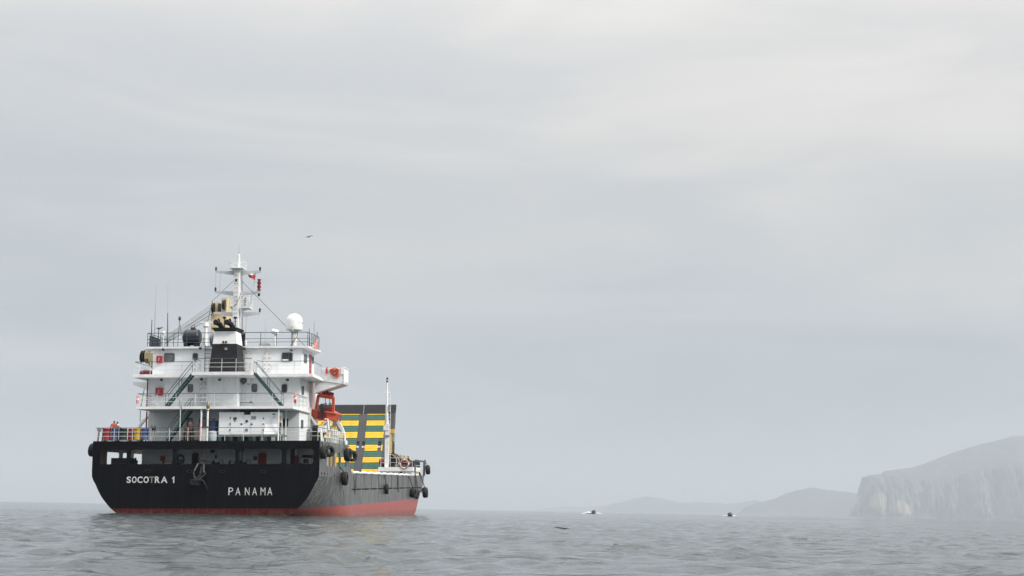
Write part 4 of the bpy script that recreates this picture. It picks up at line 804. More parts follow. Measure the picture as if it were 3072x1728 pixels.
# ------------------------------------------------------------------ forecastle gear
a = F('Z3', 828, 1008, 60); b = F('Z3', 1155, 975, 60)
fc = MB().box(a.x, HB - .15, 60, 67.5, a.z, b.z + .08).build('forecastle_platform', WPAINT, ship)
MB().box(a.x + .15, HB - .3, 60.15, 67.3, 1.5, a.z).build('forecastle_house', WHITE, fc)
p = F('A6', 750, 560, 60.1); MB().box(p.x - .12, p.x + .12, 60.0, 60.15, p.z - .1, p.z + .1).build('bulkhead_light', BLACK, fc)
rail_parts(fc, [(a.x + .3, 66, b.z + .08), (a.x + .3, 60.1, b.z + .08), (HB - .25, 60.1, b.z + .08)], 1.1, 1.6, (.5,), .025, PALE, PALE)
PZ_ = b.z + .08
bowf = MB().prism([(HB - .05, 69.6, 3.3), (HB - .05, 71.0, 3.3), (HB - .05, 71.6, 5.25), (HB - .05, 70.9, 5.35), (HB - .05, 69.9, 4.9)], (.14, 0, 0)).box(HB - .1, HB + .02, 61.4, 70.5, 5.0, 5.2).box(HB - .1, HB + .02, 61.2, 61.5, 3.25, 5.2).build('bow_bulwark_frame', DGREY, ship)
MB().box(HB - 2.2, HB - .4, 68.0, 69.5, 3.0, 4.2).build('bow_locker', BLACK, bowf); MB().box(HB - .5, HB - .2, 64.6, 66.6, 3.6, 4.2).build('yellow_bracket', YELLS, bowf)
MB().box(HB - .6, HB - .4, 61.6, 70.5, 3.2, 3.6).build('inner_coaming', DGREY, bowf); MB().box(HB - .7, HB - .5, 61.6, 70.2, 3.6, 5.1).build('inner_bulkhead', BLACK, bowf)
for k, y in enumerate((4.0, 4.5)): MB().tube([(HB - .15, 61.4, y), (HB - .15, 69.9, y)], .03, 5).build('frame_rail', PALE, bowf)
# white bow mast
BF = 60.8; p = F('Z3', 905, 880, BF); q = F('Z3', 908, 185, BF); j = F('Z3', 905, 650, BF); u = F('Z3', 905, 580, BF)
bm_ = MB().box(p.x - .24, p.x + .24, BF, BF + .5, PZ_, u.z).build('bow_mast', WPAINT, ship)
MB().tube([(u.x, BF + .25, u.z), (F('Z3', 905, 400, BF).x, BF + .25, F('Z3', 905, 400, BF).z), (q.x, BF + .25, q.z + .05)], [.2, .15, .08], 8).build('mast_tube', WPAINT, bm_, True)
MB().box(p.x - .42, p.x + .2, BF - .06, BF, F('Z3', 0, 640, BF).z, F('Z3', 0, 600, BF).z).build('mast_bracket', WPAINT, bm_); MB().box(p.x - .32, p.x + .3, BF - .1, BF + .55, F('Z3', 0, 697, BF).z, F('Z3', 0, 680, BF).z).build('mast_band', GREY, bm_)
m = MB()
for k in range(12): z = PZ_ + .8 + k * .75; m.tube([(p.x + .1, BF - .06, z), (p.x + .45, BF - .06, z)], .018, 4)
m.tube([(p.x + .46, BF - .06, PZ_), (p.x + .40, BF - .06, PZ_ + 8.8)], .02, 4).build('mast_ladder', WPAINT, bm_)
for z in (0, .35): MB().lathe([(.06, 0), (.12, .06), (.12, .22), (.05, .28)], (q.x, BF + .25, q.z - .25 + z), 'z', 8).build('mast_light', BLACK, bm_, True)
MB().tube([(q.x, BF + .25, q.z + .3), (q.x, BF + .25, F('Z3', 908, 150, BF).z)], .015, 4).build('whip_antenna', GREY, bm_)
z = F('Z3', 0, 293, BF).z; MB().tube([(q.x - .4, BF + .25, z), (q.x + .4, BF + .25, z)], .03, 5).build('mast_spreader', WPAINT, bm_)
p2 = F('Z3', 920, 440, BF); MB().box(p2.x - .05, p2.x + .2, BF + .1, BF + .5, p2.z - .3, p2.z + .3).build('horn', GREY, bm_)
MB().tube([F('Z3', 912, 600, BF - .1), F('Z3', 924, 590, BF - .1), F('Z3', 924, 545, BF - .1)], .05, 6).build('mast_pipe', WPAINT, bm_)
p3 = F('Z3', 935, 870, 62); p4 = F('Z3', 935, 625, 62); yp = MB().box(p3.x - .22, p3.x + .2, 62, 62.4, PZ_, p4.z).box(p3.x - .1, p3.x + .55, 61.9, 62.3, p4.z - .5, p4.z).build('ramp_cylinder', YELLS, ship)
p5 = F('Z3', 425, 640, 30); MB().box(p5.x - .25, p5.x + .25, 30, 30.4, 1.5, p5.z + .4).build('yellow_post', YELLS, ship)
m = MB()
for x, y0 in ((968, 735), (962, 715), (975, 760)):
    t_ = F('Z3', x, y0, 63); m.tube([(t_.x - .05, 63, PZ_), (t_.x, 63, t_.z)], .05, 5)
m.box(F('Z3', 948, 0, 63).x, F('Z3', 978, 0, 63).x, 62.8, 63.3, PZ_, F('Z3', 0, 830, 63).z).build('signal_post', DGREY, ship)
# mooring winch with rope on the forecastle
def fcz(x, y, f=62.): return F('A6', x, y, f)
c = fcz(520, 320); wn = MB().box(c.x - .4, c.x + 2.9, 62, 64.2, PZ_, PZ_ + .35).build('bow_winch', DGREY, ship)
MB().lathe([(.98, 0), (.98, .08), (.6, .1), (.6, .9), (.98, .92), (.98, 1.0)], (c.x, 61.9, c.z + .02), (.25, 1, 0), 24).build('winch_drum', BLACK, wn, True)
MB().torus((c.x, 61.85, c.z), (.25, 1, 0), .82, .07, 28, 6).torus((c.x + .25, 61.95, c.z), (.25, 1, 0), .85, .07, 28, 6).build('rope_coil', ROPE, wn, True)
m = MB()
for k in range(9):
    cc = fcz(690 + 22 * k, 255 + (k % 3) * 5, 63.5); m.torus((cc.x, 63.5, cc.z - .1), (1, .2, .1 * (k % 2)), .52 - .02 * (k % 3), .08, 18, 6)
m.build('rope_coil', ROPE, wn, True)
MB().lathe([(.5, -.9), (.55, 0), (.5, .9)], (fcz(770, 300, 63.8).x, 63.8, fcz(770, 300, 63.8).z), 'x', 16).build('rope_drum', BLACK, wn, True)
c = fcz(900, 270, 64); MB().lathe([(.2, -.3), (.34, -.2), (.34, .2), (.2, .3)], c, (1, .3, 0), 14).build('winch_gear', YELLS, wn, True)
c = fcz(325, 325, 61); MB().lathe([(.1, -.3), (.36, -.28), (.36, .28), (.1, .3)], c, 'x', 14).build('hose_reel', REDD, wn, True)
MB().box(fcz(340, 0).x, fcz(620, 0).x, 61, 61.8, PZ_, fcz(0, 380).z).build('winch_bed', BLACK, wn)
# ------------------------------------------------------------------ loose things aboard
def thing(name, base, label, cat, group=None, rz=0):
    o = empty(name, on_ship(*base, rz), label=label, category=cat)
    if group: o['group'] = group
    return o
# life buoys
def buoy(p, axis, lab, r=.30, mat=None):
    o = thing('life_buoy', p, lab, 'life buoy', 'life buoys on the rails')
    MB().torus((0, 0, 0), axis, r, .085, 24, 8).build('ring', mat or paint('orange_buoy', (.62, .10, .06), .5, .1), o, True)
    ax = Vector(axis).normalized(); a = ax.orthogonal().normalized(); b = ax.cross(a)
    for k in range(4):
        d = math.cos(k * math.pi / 2 + .78) * a + math.sin(k * math.pi / 2 + .78) * b
        MB().tube([d * r - d.cross(ax) * .07, d * r + d.cross(ax) * .07], .095, 10).build('band', WPAINT, o, True)
p = F('Z2', 598, 370, 1.4); buoy((-5.98, 1.5, D2 + .58), (1, .25, 0), 'orange life buoy on the port end of the middle deck rail')
buoy((6.55, 1.6, D2 + .58), (1, .3, 0), 'orange life buoy on the starboard end of the middle deck rail')
p = fcz(820, 375, 60.0); buoy((p.x, 59.95, p.z), (.15, 1, 0), 'pink faded life buoy on the forecastle rail', .52, paint('faded_buoy', (.62, .26, .22), .6, .15))
# orange man-overboard marker and extinguisher on the wing
q = [F('Z3', *p, 7.78) for p in ((388, 88), (470, 82), (468, 160), (435, 152), (405, 135), (388, 110))]; bs = sum(q, Vector()) / 6
mo = thing('lifebuoy_box', bs, 'bright orange quarter-round rescue marker box hung on the starboard bridge wing', 'rescue box')
m = MB(); m.prism(q, (0, .12, 0)).sh(bs).build('box', ORANGE, mo)
q2 = [F('Z3', *p, 7.7) for p in ((412, 105), (455, 103), (452, 132), (435, 130), (415, 120))]; MB().prism(q2, (0, .07, 0)).sh(bs).build('recess', REDD, mo); p = F('Z3', 435, 120, 7.68); MB().cbox(p, (.18, .03, .1)).sh(bs).build('smoke_float', GREY, mo)
MB().tube([F('Z3', 390, 90, 7.74), F('Z3', 435, 72, 7.74), F('Z3', 468, 86, 7.74)], .05, 6).sh(bs).build('bracket', ORANGE, mo)
p = F('Z3', 362, 92, 7.75); ex = thing('fire_extinguisher', p, 'small red fire extinguisher on the starboard bridge wing', 'extinguisher')
MB().lathe([(.05, -.28), (.09, -.26), (.09, .1), (.04, .18)], (0, 0, 0), 'z', 12).build('cylinder', RED, ex, True); MB().tube([(0, 0, .16), (0, 0, .26), (.12, 0, .24)], .025, 5).build('valve', DGREY, ex)
# oil drums on the poop
def drum_mesh(r=.285, h=.88):
    prof = [(.02, 0), (r, 0), (r + .01, .02), (r, .04), (r - .008, .26), (r + .012, .29), (r - .008, .32), (r - .008, .56), (r + .012, .59), (r - .008, .62), (r, h - .04), (r + .01, h - .02), (r, h), (r - .03, h - .015), (.02, h - .015)]
    return prof
dcol = {'red': (.36, .012, .03), 'blue': (.03, .06, .20), 'dark green': (.008, .022, .018), 'yellow': (.55, .34, .02), 'bright blue': (.05, .10, .29)}
for nm, x0, x1, c, lab in (('a', 470, 630, 'red', 'red steel drum at the port end of the drum row'), ('b', 640, 805, 'blue', 'dark blue steel drum beside the port-end red drum'), ('c', 818, 1005, 'dark green', 'dark green drum in the middle of the drum row'), ('d', 1030, 1158, 'red', 'red drum next to the yellow drum'), ('e', 1163, 1325, 'yellow', 'yellow steel drum in the drum row'), ('f', 1332, 1490, 'bright blue', 'bright blue drum nearest the white deckhouse')):
    f = .65 if nm != 'd' else .95; a, b = F('Y4', x0, 500, f), F('Y4', x1, 500, f); r_ = min(.31, (b.x - a.x) / 2); base = ((a.x + b.x) / 2, f, DK + .12)
    o = thing('oil_drum', base, lab, 'drum', 'oil drums along the poop rail'); dm_ = paint('drum_' + c.replace(' ', '_'), dcol[c], .42, .12, 3., .4, dirt=(.05, .04, .035), dirt_amt=.4)
    MB().lathe(drum_mesh(r_), (0, 0, 0), 'z', 24).build('drum_body', dm_, o, True); MB().lathe([(.03, 0), (.045, .0), (.045, .025), (.02, .03)], (.15, 0, .87), 'z', 10).build('bung', DGREY, o)
pal = MB()
for k in range(6): pal.box(-8.35, -5.2, .30 + k * .13, .38 + k * .13, DK + .07, DK + .118)
for s in (-8.2, -7.2, -6.2, -5.35): pal.box(s - .06, s + .06, .3, 1.05, DK, DK + .068)
bs = (-6.8, .65, DK); pal.sh(bs).build('drum_pallet', paint('weathered_timber', (.22, .16, .10), .8, .25), matrix=on_ship(*bs), label='low timber pallet under the row of coloured drums', category='pallet')
# generator set in its white canopy
g0 = F('B3', 175, 165, 1.4); g1 = F('B3', 1945, 175, 1.4); gz0 = F('B3', 160, 830, 1.4).z; GX0, GX1, GZ1, GF0, GF1 = g0.x, g1.x, g0.z, 1.4, 2.85; bs = ((GX0 + GX1) / 2, 2.1, DK)
gen = thing('generator_set', bs, 'long white enclosed generator set on the poop deck', 'generator')
gp = paint('generator_white', (.80, .82, .85), .4, .03, 1.5, .4)
n0 = F('B3', 903, 240, 1.4); n1 = F('B3', 1105, 240, 1.4)
MB().box(GX0, n0.x, GF0, GF1, gz0, GZ1).box(n0.x, n1.x, GF0 + .003, GF1 - .003, gz0, n0.z).box(n1.x, GX1, GF0, GF1, gz0, GZ1).sh(bs).build('canopy', gp, gen)
MB().box(n0.x + .02, n1.x - .02, GF0 + .15, GF1 - .1, n0.z, GZ1 - .05).sh(bs).build('exhaust_well', BLACK, gen)
def gbox(nm, x0, y0, x1, y1, mat, d=.02, par=None):
    a = F('B3', x0, y1, GF0); b = F('B3', x1, y0, GF0); return MB().box(a.x, b.x, GF0 - d, GF0 - .001, a.z, b.z).sh(bs).build(nm, mat, par or gen)
for x0, x1 in ((515, 872), (1122, 1485)): gbox('access_door', x0, 270, x1, 825, gp, .025)
for x, y in ((497, 310), (490, 490), (485, 668), (1477, 325), (1470, 500), (1468, 680)): gbox('hinge', x, y, x + 26, y + 44, BLACK, .05)
gbox('lock', 815, 495, 870, 538, BLACK, .05); gbox('lock', 1118, 500, 1168, 540, BLACK, .05); gbox('control_panel', 592, 315, 703, 390, DGREY, .035); gbox('data_plate', 605, 395, 672, 450, GREY, .032); gbox('panel_window', 1130, 280, 1275, 385, GREY, .03)
gbox('data_plate', 1750, 205, 1850, 250, GREY, .01); gbox('data_plate', 1765, 280, 1835, 352, PALE, .01); gbox('air_slot', 520, 775, 590, 818, BLACK, .012); gbox('air_slot', 605, 775, 738, 818, BLACK, .012); gbox('grip', 955, 648, 972, 738, BLACK, .03); gbox('grip', 990, 648, 1018, 738, BLACK, .03)
p = F('B3', 995, 432, GF0); MB().lathe([(.1, 0), (.1, .05)], (p.x, GF0 - .05, p.z), 'y', 14).sh(bs).build('stop_button', BLACK, gen)
q = [F('B3', *p, GF0) for p in ((1505, 825), (1545, 520), (1925, 520), (1915, 825))]; MB().prism([v + Vector((0, -.2, 0)) if i in (0, 3) else v for i, v in enumerate(q)], (0, .04, 0)).sh(bs).build('loose_panel', paint('clean_white', (.86, .87, .90), .4, .02), gen)
MB().box(GX1, GX1 + .012, GF0 + .3, GF0 + .75, GZ1 - .85, GZ1 - .3).sh(bs).build('orange_label', paint('orange_label', (.6, .25, .1), .6, .1), gen)
for z0, z1 in ((.62, .95), (.05, .55)): MB().box(GX1, GX1 + .015, GF0 + .12, GF1 - .35, gz0 + z0, gz0 + z1).sh(bs).build('louvre', BLACK, gen)
m = MB().box(GX0 - .1, GX1 + .4, GF0 - .05, GF0 + .15, gz0 - .13, gz0 - .005).box(GX0 - .1, GX1 + .4, GF1 - .2, GF1, gz0 - .13, gz0 - .005)
for k in range(6): u = GX0 + .1 + k * (GX1 - GX0 - .2) / 5; m.box(u - .12, u + .12, GF0 - .04, GF1, DK, gz0 - .13)
m.sh(bs).build('skid', DECKG, gen)
# blue vat on grey barrel beside it
p0, p1 = F('B4', 1245, 320, 2.4), F('B4', 1680, 560, 2.4); bs = ((p0.x + p1.x) / 2, 2.5, DK); vt = thing('blue_vat', bs, 'blue plastic vat standing left of the white generator', 'vat')
r_ = (p1.x - p0.x) / 2; MB().lathe([(.05, 0), (r_, 0), (r_, .3), (r_ * .98, .34), (r_ * .98, p0.z - DK - .05), (r_ * .9, p0.z - DK), (.05, p0.z - DK + .02)], (0, 0, 0), 'z', 24).build('vat_body', paint('vat_blue', (.03, .085, .19), .45, .1), vt, True)
MB().tube([(-.05, 0, p0.z - DK), (-.05, 0, p0.z - DK + .12)], .03, 6).tube([(-.3, 0, p0.z - DK + .13), (.2, 0, p0.z - DK + .13)], .03, 6).build('valve_wheel', DKRAIL, vt)
p = F('B4', 1390, 700, 1.2); bs = (p.x, 1.25, DK); br_ = thing('grey_barrel', bs, 'pale grey barrel in front of the blue vat', 'barrel')
MB().lathe([(.05, 0), (.31, 0), (.36, .1), (.37, .45), (.35, .72), (.27, .8), (.05, .81)], (0, 0, 0), 'z', 22).build('barrel_body', paint('grey_plastic', (.42, .46, .50), .5, .08), br_, True); MB().torus((0, 0, .62), (0, 0, 1), .36, .014, 22, 5).build('hoop', GREY, br_)
p = F('B4', 920, 700, 1.5); bs = (p.x - .02, 1.4, DK); rc = thing('orange_float', bs, 'red and orange tube standing by the white pillar', 'tube')
MB().lathe([(.05, 0), (.14, .02), (.15, .9), (.08, 1.0)], (0, 0, .05), 'z', 12).build('tube_body', ORANGE, rc, True); MB().lathe([(.1, 0), (.19, .05), (.2, .3), (.1, .42)], (.0, -.02, 1.0), 'z', 12).build('cap', RED, rc, True)
# deck pump with motor under the stair
p = F('B4', 430, 470, 1.6); bs = (p.x - .05, 1.6, DK); dp = thing('deck_pump', bs, 'rusty brown deck engine standing below the green stairway', 'engine')
ru = paint('rusty_brown', (.11, .06, .045), .7, .3, 5.)
MB().lathe([(.06, -.32), (.27, -.3), (.3, 0), (.27, .3), (.1, .34)], (0, 0, .92), 'x', 16).build('motor', ru, dp, True); MB().lathe([(.1, 0), (.22, .05), (.25, .25), (.18, .42), (.06, .46)], (.12, 0, 1.12), 'z', 14).build('cylinder_head', paint('rust_pink', (.24, .13, .11), .6, .25, 5.), dp, True)
MB().box(-.55, .75, -.1, .0, 1.12, 1.17).build('crossbar', DKRAIL, dp)
m = MB()
for s in (-.4, -.12, .05, .3): m.box(s - .05, s + .05, -.25, .25, 0, .75)
m.build('stand', ru, dp); MB().box(-.6, 1.5, -.3, .3, 0, .12).build('base_frame', BLACK, dp)
# brass-topped ensign staff and pale pillar on the poop rail
m = MB(); p = F('B4', 1205, 100, .6); es = MB().tube([(p.x, .6, DK), (p.x, .6, D2 + .05)], .075, 8).build('stern_light_post', WPAINT, ship, True); MB().lathe([(.08, 0), (.16, .06), (.1, .18), (.14, .3), (.14, .5), (.06, .75)], (p.x, .6, D2 - .4), 'z', 12).build('stern_light', paint('brass', (.27, .25, .16), .4, .2, metal=.5), es, True)
MB().box(p.x - .42, p.x + .12, .45, .75, DK + 1.06, DK + 1.14).box(p.x - .36, p.x - .12, .5, .72, DK + 1.14, DK + 1.75).build('stern_light_box', DGREY, es); MB().box(p.x - .36, p.x - .12, .5, .72, DK, DK + 1.06).build('stern_light_stand', PALE, es)
p = F('Z2', 910, 500, .5); MB().tube([(p.x, .5, DK), (p.x - .02, .5, D2 + .6)], .035, 6).build('ensign_staff', PALE, ship); MB().prism([F('Z2', 903, 370, .5), F('Z2', 913, 360, .5), F('Z2', 921, 450, .5), F('Z2', 905, 500, .5)], (0, .05, 0)).build('furled_ensign', BLACK, ship)
# dark red awning below the accommodation deck and winch on the port rail
q0, q1 = F('B3', 800, 150, 3.6), F('B3', 1930, 95, 3.6); MB().box(q0.x, q1.x, 3.5, 3.9, q0.z - .1, D2 - .24).build('awning', paint('maroon_canvas', (.10, .018, .035), .8, .2), ship)
p = F('Y4', 1600, 430, .5); cd_ = thing('cable_reel', (p.x, .5, DK), 'small grey cable reel on a stand beside the bright blue drum', 'reel')
MB().lathe([(.1, -.16), (.24, -.15), (.24, -.1), (.14, -.09), (.14, .09), (.24, .1), (.24, .15), (.1, .16)], (0, 0, .98), 'x', 16).build('reel', DGREY, cd_, True); MB().tube([(-.2, 0, 0), (-.05, 0, .95)], .02, 5).tube([(.25, 0, 0), (.08, 0, .95)], .02, 5).build('stand', DGREY, cd_)
p = F('Y4', 370, 450, .5); cd_ = thing('deck_fan', (p.x, .5, DK), 'grey round-headed fitting on the port corner of the poop', 'fitting')
MB().lathe([(.05, -.1), (.17, -.08), (.19, 0), (.17, .08), (.05, .1)], (0, 0, .92), (0, 1, .1), 16).build('head', GREY, cd_, True); MB().tube([(-.1, 0, 0), (-.02, 0, .8)], .06, 6).tube([(.22, .1, 0), (.28, .1, 1.05)], .06, 6).build('legs', paint('rusty_pipe', (.16, .11, .09), .7, .3), cd_)
m = MB(); bs = (-7.55, 7.6, D3)
m.lathe([(.1, -.5), (.22, -.48), (.27, 0), (.22, .48), (.1, .5)], (-6.75, 5.6, D3 + .28), 'x', 16)
lr = m.sh((-6.75, 5.6, D3)).build('life_raft', [REDD], matrix=on_ship(-6.75, 5.6, D3), label='dark red life raft canister on the port bridge deck', category='life raft'); 
# ------------------------------------------------------------------ rescue boat in the starboard davit
BFd = 8.6
def bt(x, y, f=BFd): return F('Z3', x, y, f)
bs = bt(338, 545); rb = thing('rescue_boat', bs, 'orange open rescue boat hanging in the starboard davit', 'boat')
sec = [(228, 452), (238, 528), (338, 548), (424, 545), (452, 488)]
m = MB(); rings = []
for k in range(9):
    q = k / 8; f = BFd + 4.2 * q; sc_ = 1 - .75 * max(0, (q - .45) / .55) ** 2; lift = .35 * max(0, (q - .4) / .6) ** 2; ctr = bt(338, 500)
    rings.append([Vector((ctr.x + (bt(x, y).x - ctr.x) * sc_, f, ctr.z + (bt(x, y).z - ctr.z) * (1 if y < 500 else (1 - .5 * max(0, q - .5))) + lift)) for x, y in sec])
m.loft(rings).sh(bs).build('hull', ORANGE, rb, True)
L_ = [r[0] + Vector((.06, 0, 0)) for r in rings]; R__ = [r[-1] - Vector((.06, 0, 0)) for r in rings]; MB().tube(L_ + R__[::-1], .10, 8, True).sh(bs).build('gunwale', paint('orange_tube', (.45, .07, .035), .5, .12), rb, True)
m = MB(); fr_ = [(262, 452), (284, 318), (420, 338), (418, 480)]
for i in range(3):
    a, b = bt(*fr_[i], BFd + .5), bt(*fr_[i + 1], BFd + .5); w_ = .2 if i != 1 else .34
    d_ = (b - a).normalized(); n_ = Vector((-d_.z, 0, d_.x)) * w_ * .5; m.prism([a - n_, b - n_, b + n_, a + n_], (0, .35, 0))
m.sh(bs).build('roll_frame', ORANGE, rb)
m = MB(); a = bt(325, 420, BFd - .15); m.lathe([(.2, -.3), (.24, 0), (.22, .25), (.1, .32)], (a.x, BFd - .2, a.z - .1), 'z', 14); m.box(a.x - .1, a.x + .1, BFd - .3, BFd - .1, a.z - 1.0, a.z - .35); m.sh(bs).build('outboard_engine', paint('engine_dark', (.03, .012, .016), .5, .3), rb, True)
a, b = bt(262, 455, BFd - .02), bt(372, 530, BFd - .02); MB().box(bt(290, 0).x, bt(372, 0).x, BFd - .06, BFd - .01, bt(0, 528).z, bt(0, 455).z).sh(bs).build('transom_plate', REDD, rb)
p = bt(362, 445, BFd + .3); MB().box(p.x - .3, p.x + .35, BFd + .2, BFd + .9, p.z - .5, p.z + .15).sh(bs).build('console', REDD, rb)
for x in (350, 390): p = bt(x, 380, BFd + .6); MB().tube([p + Vector((0, 0, .4)), p, p + Vector((.05, 0, -.3))], .03, 5).torus(p + Vector((.02, 0, -.2)), (0, 1, 0), .1, .03, 14, 5).sh(bs).build('lifting_hook', BLACK, rb, True)
for x, y in ((350, 292), (400, 312)): p = bt(x, y, BFd + .7); MB().lathe([(.08, -.25), (.2, -.22), (.2, .22), (.08, .25)], p, (1, .2, -.3), 14).sh(bs).build('davit_block', REDD, rb, True)
MB().tube([bt(352, 280, BFd + .7), bt(350, 235, BFd + .7), bt(372, 162, BFd + .6)], .055, 6).sh(bs).build('antenna_pole', WPAINT, rb)
# ------------------------------------------------------------------ tyre fenders
def tyre(c, R_, w_, axis, top, lab, chain=True, n=28):
    c = Vector(c); o = thing('tyre_fender', c, lab, 'tyre', 'tyre fenders hung along the hull'); ax = Vector(axis).normalized()
    prof = [(R_ * .50, -w_ * .36), (R_ * .58, -w_ * .5), (R_ * .86, -w_ * .5), (R_ * .97, -w_ * .38), (R_, -w_ * .15), (R_ * .985, 0), (R_, w_ * .15), (R_ * .97, w_ * .38), (R_ * .86, w_ * .5), (R_ * .58, w_ * .5), (R_ * .50, w_ * .36)]
    a = ax.orthogonal().normalized(); b = ax.cross(a); rings = []
    for i in range(n):
        d = math.cos(2 * math.pi * i / n) * a + math.sin(2 * math.pi * i / n) * b; rings.append([d * r + ax * z for r, z in prof])
    rings.append(rings[0]); MB().loft(rings, False).build('tyre', RUBBER, o, True, 50)
    if chain:
        t_ = Vector(top) - c; dd = ax.cross(Vector((0, 0, 1))).normalized() * .16; m = MB()
        for sg in (-1, 1):
            p0 = t_ + dd * sg * 1.2; p1 = Vector((ax.x * .0, 0, R_ * .75)) + dd * sg; L = (p1 - p0).length; k = int(L / .11)
            for j in range(k):
                q = p0.lerp(p1, (j + .5) / k); d = (p1 - p0).normalized() * .07; m.tube([q - d, q + d], .028 if j % 2 else .02, 5)
        m.build('chain', CHAIN, o)
SP = HB + .24
def tp(x0, y0, x1, y1, s=9.12): a = S('Z3', x0, y0, s); b = S('Z3', x1, y1, s); return (a.y + b.y) / 2, (a.z + b.z) / 2, abs(a.z - b.z) / 2
tyre((SP - .04, .62, 4.72), .5, .42, (1, 0, 0), (HB + .03, .62, DK - .1), 'black tyre at the starboard corner of the stern')
tyre((SP + .03, 2.6, 4.86), .46, .36, (.75, -.62, .1), (HB + .03, 2.3, DK - .1), 'tyre with open hole facing aft beside the stern corner')
f, h, r_ = tp(545, 800, 600, 925); tyre((SP + .02, 11.2, h + .02), .56, .46, (1, -.12, 0), (HB + .03, 11.2, DK - .1), 'tyre at the forward end of the poop side')
tyre((SP + .12, 12.9, h - .05), .50, .36, (.8, -.58, .05), (HB + .03, 12.3, DK - .2), 'tilted tyre just ahead of the poop end')
f, h, r_ = tp(485, 1010, 553, 1135); tyre((SP + .05, f, h), .58, .5, (1, 0, 0), (HB + .03, f - 1.0, 3.75), 'largest single tyre hung low below the side openings')
f, h, r_ = tp(888, 1122, 922, 1215); tyre((SP, f, h), r_, .36, (1, .08, 0), (HB + .03, f - .5, 3.2), 'thin tyre hanging alone midway along the cargo side')
f, h, r_ = tp(1107, 1160, 1162, 1245); tyre((SP + .12, f, h), r_, .62, (1, -.12, 0), (HB + .03, f - 1.2, 3.2), 'wide tyre on crossed chains near the bow')
tyre((SP - .02, 60.6, S('Z3', 1186, 1222, 9.1).z), .5, .3, (1, -.05, .12), (HB + .03, 60.4, 3.3), 'slim tyre, left one of the leaning pair near the bow')
tyre((SP - .02, 62.0, S('Z3', 1200, 1215, 9.1).z), .5, .26, (1, -.05, -.14), (HB + .03, 61.4, 3.3), 'slim tyre, right one of the leaning pair near the bow')
f, h, r_ = tp(1225, 1150, 1267, 1248); tyre((SP + .2, f - .8, h), r_ * .96, .58, (1, -.05, .08), (HB + .03, f - 2.6, 3.3), 'tall tyre hanging at the very bow')
f, h, r_ = tp(1250, 950, 1282, 1038); tyre((SP + .25, f - .6, h), r_, .5, (1, 0, .08), (HB + .03, 70.6, 5.3), 'tyre hung high on the bow frame')
tyre((-HB - .26, .75, 4.95), .52, .46, (1, 0, -.12), (-HB - .03, .75, DK - .05), 'tyre projecting from the port stern corner'); tyre((-HB - .18, 2.4, 4.98), .6, .3, (1, 0, 0), (-HB - .03, 2.4, DK - .05), 'tyre half hidden behind the port stern corner fender')
for (x0, x1, y1) in ((605, 628, 1215), (1003, 1012, 1195)):
    a, b = S('Z3', x0, 1048, HB + .05), S('Z3', x1, 1048, HB + .05); e = S('Z3', (x0 + x1) / 2 + 4, y1, HB + .06); m = MB()
    for p0, p1 in ((a, e), (b, e)):
        k = int((p1 - p0).length / .12)
        for j in range(k): q = p0.lerp(p1, (j + .5) / k); d = (p1 - p0).normalized() * .08; m.tube([q - d, q + d], .03 if j % 2 else .02, 5)
    m.build('hanging_chain', CHAIN, ship)
p = S('Z3', 503, 1140, HB + .05); e = S('Z3', 500, 1220, 8.7); MB().tube([(HB + .06, p.y, p.z), (HB + .02, e.y, p.z - .9)], .02, 4).build('hanging_rope', CHAIN, ship)
# ------------------------------------------------------------------ flag at the yard
q = [F('Y1', *p, 8.3) for p in ((970, 518), (950, 628), (845, 540), (848, 545))]; bs = q[0]
fl = thing('flag', bs, 'small white, red and green flag with red hoist band below the mast yard', 'flag')
a, b = F('Y1', 970, 516, 8.3), F('Y1', 952, 628, 8.3); c, d = F('Y1', 846, 528, 8.3), F('Y1', 852, 562, 8.3); NU, NV = 14, 9; m = MB()
def fpt(u, v): return (a.lerp(c, u)).lerp(b.lerp(d, u), v) + Vector((0, .12 * math.sin(u * 7 + v * 2) * u, .03 * math.sin(u * 6)))
for i in range(NU):
    for j in range(NV):
        m.mi(1 if i < 4 else (0 if j < 3 else (1 if j < 6 else 2))); P_ = [fpt((i + x) / NU, (j + y) / NV) for x, y in ((0, 0), (1, 0), (1, 1), (0, 1))]; m.add(P_, [(0, 1, 2, 3)])
m.sh(bs).build('cloth', [paint('flag_white', (.75, .72, .72), .8, .05), paint('flag_red', (.55, .02, .05), .8, .1), paint('flag_green', (.03, .14, .05), .8, .1)], fl)
p = fpt(.14, .2); MB().cbox(p + Vector((0, -.03, 0)), (.1, .01, .12)).sh(bs).build('emblem', LETTER, fl); MB().tube([a + Vector((.03, 0, .3)), b + Vector((0, 0, -.4))], .01, 4).sh(bs).build('halyard', GREY, fl)
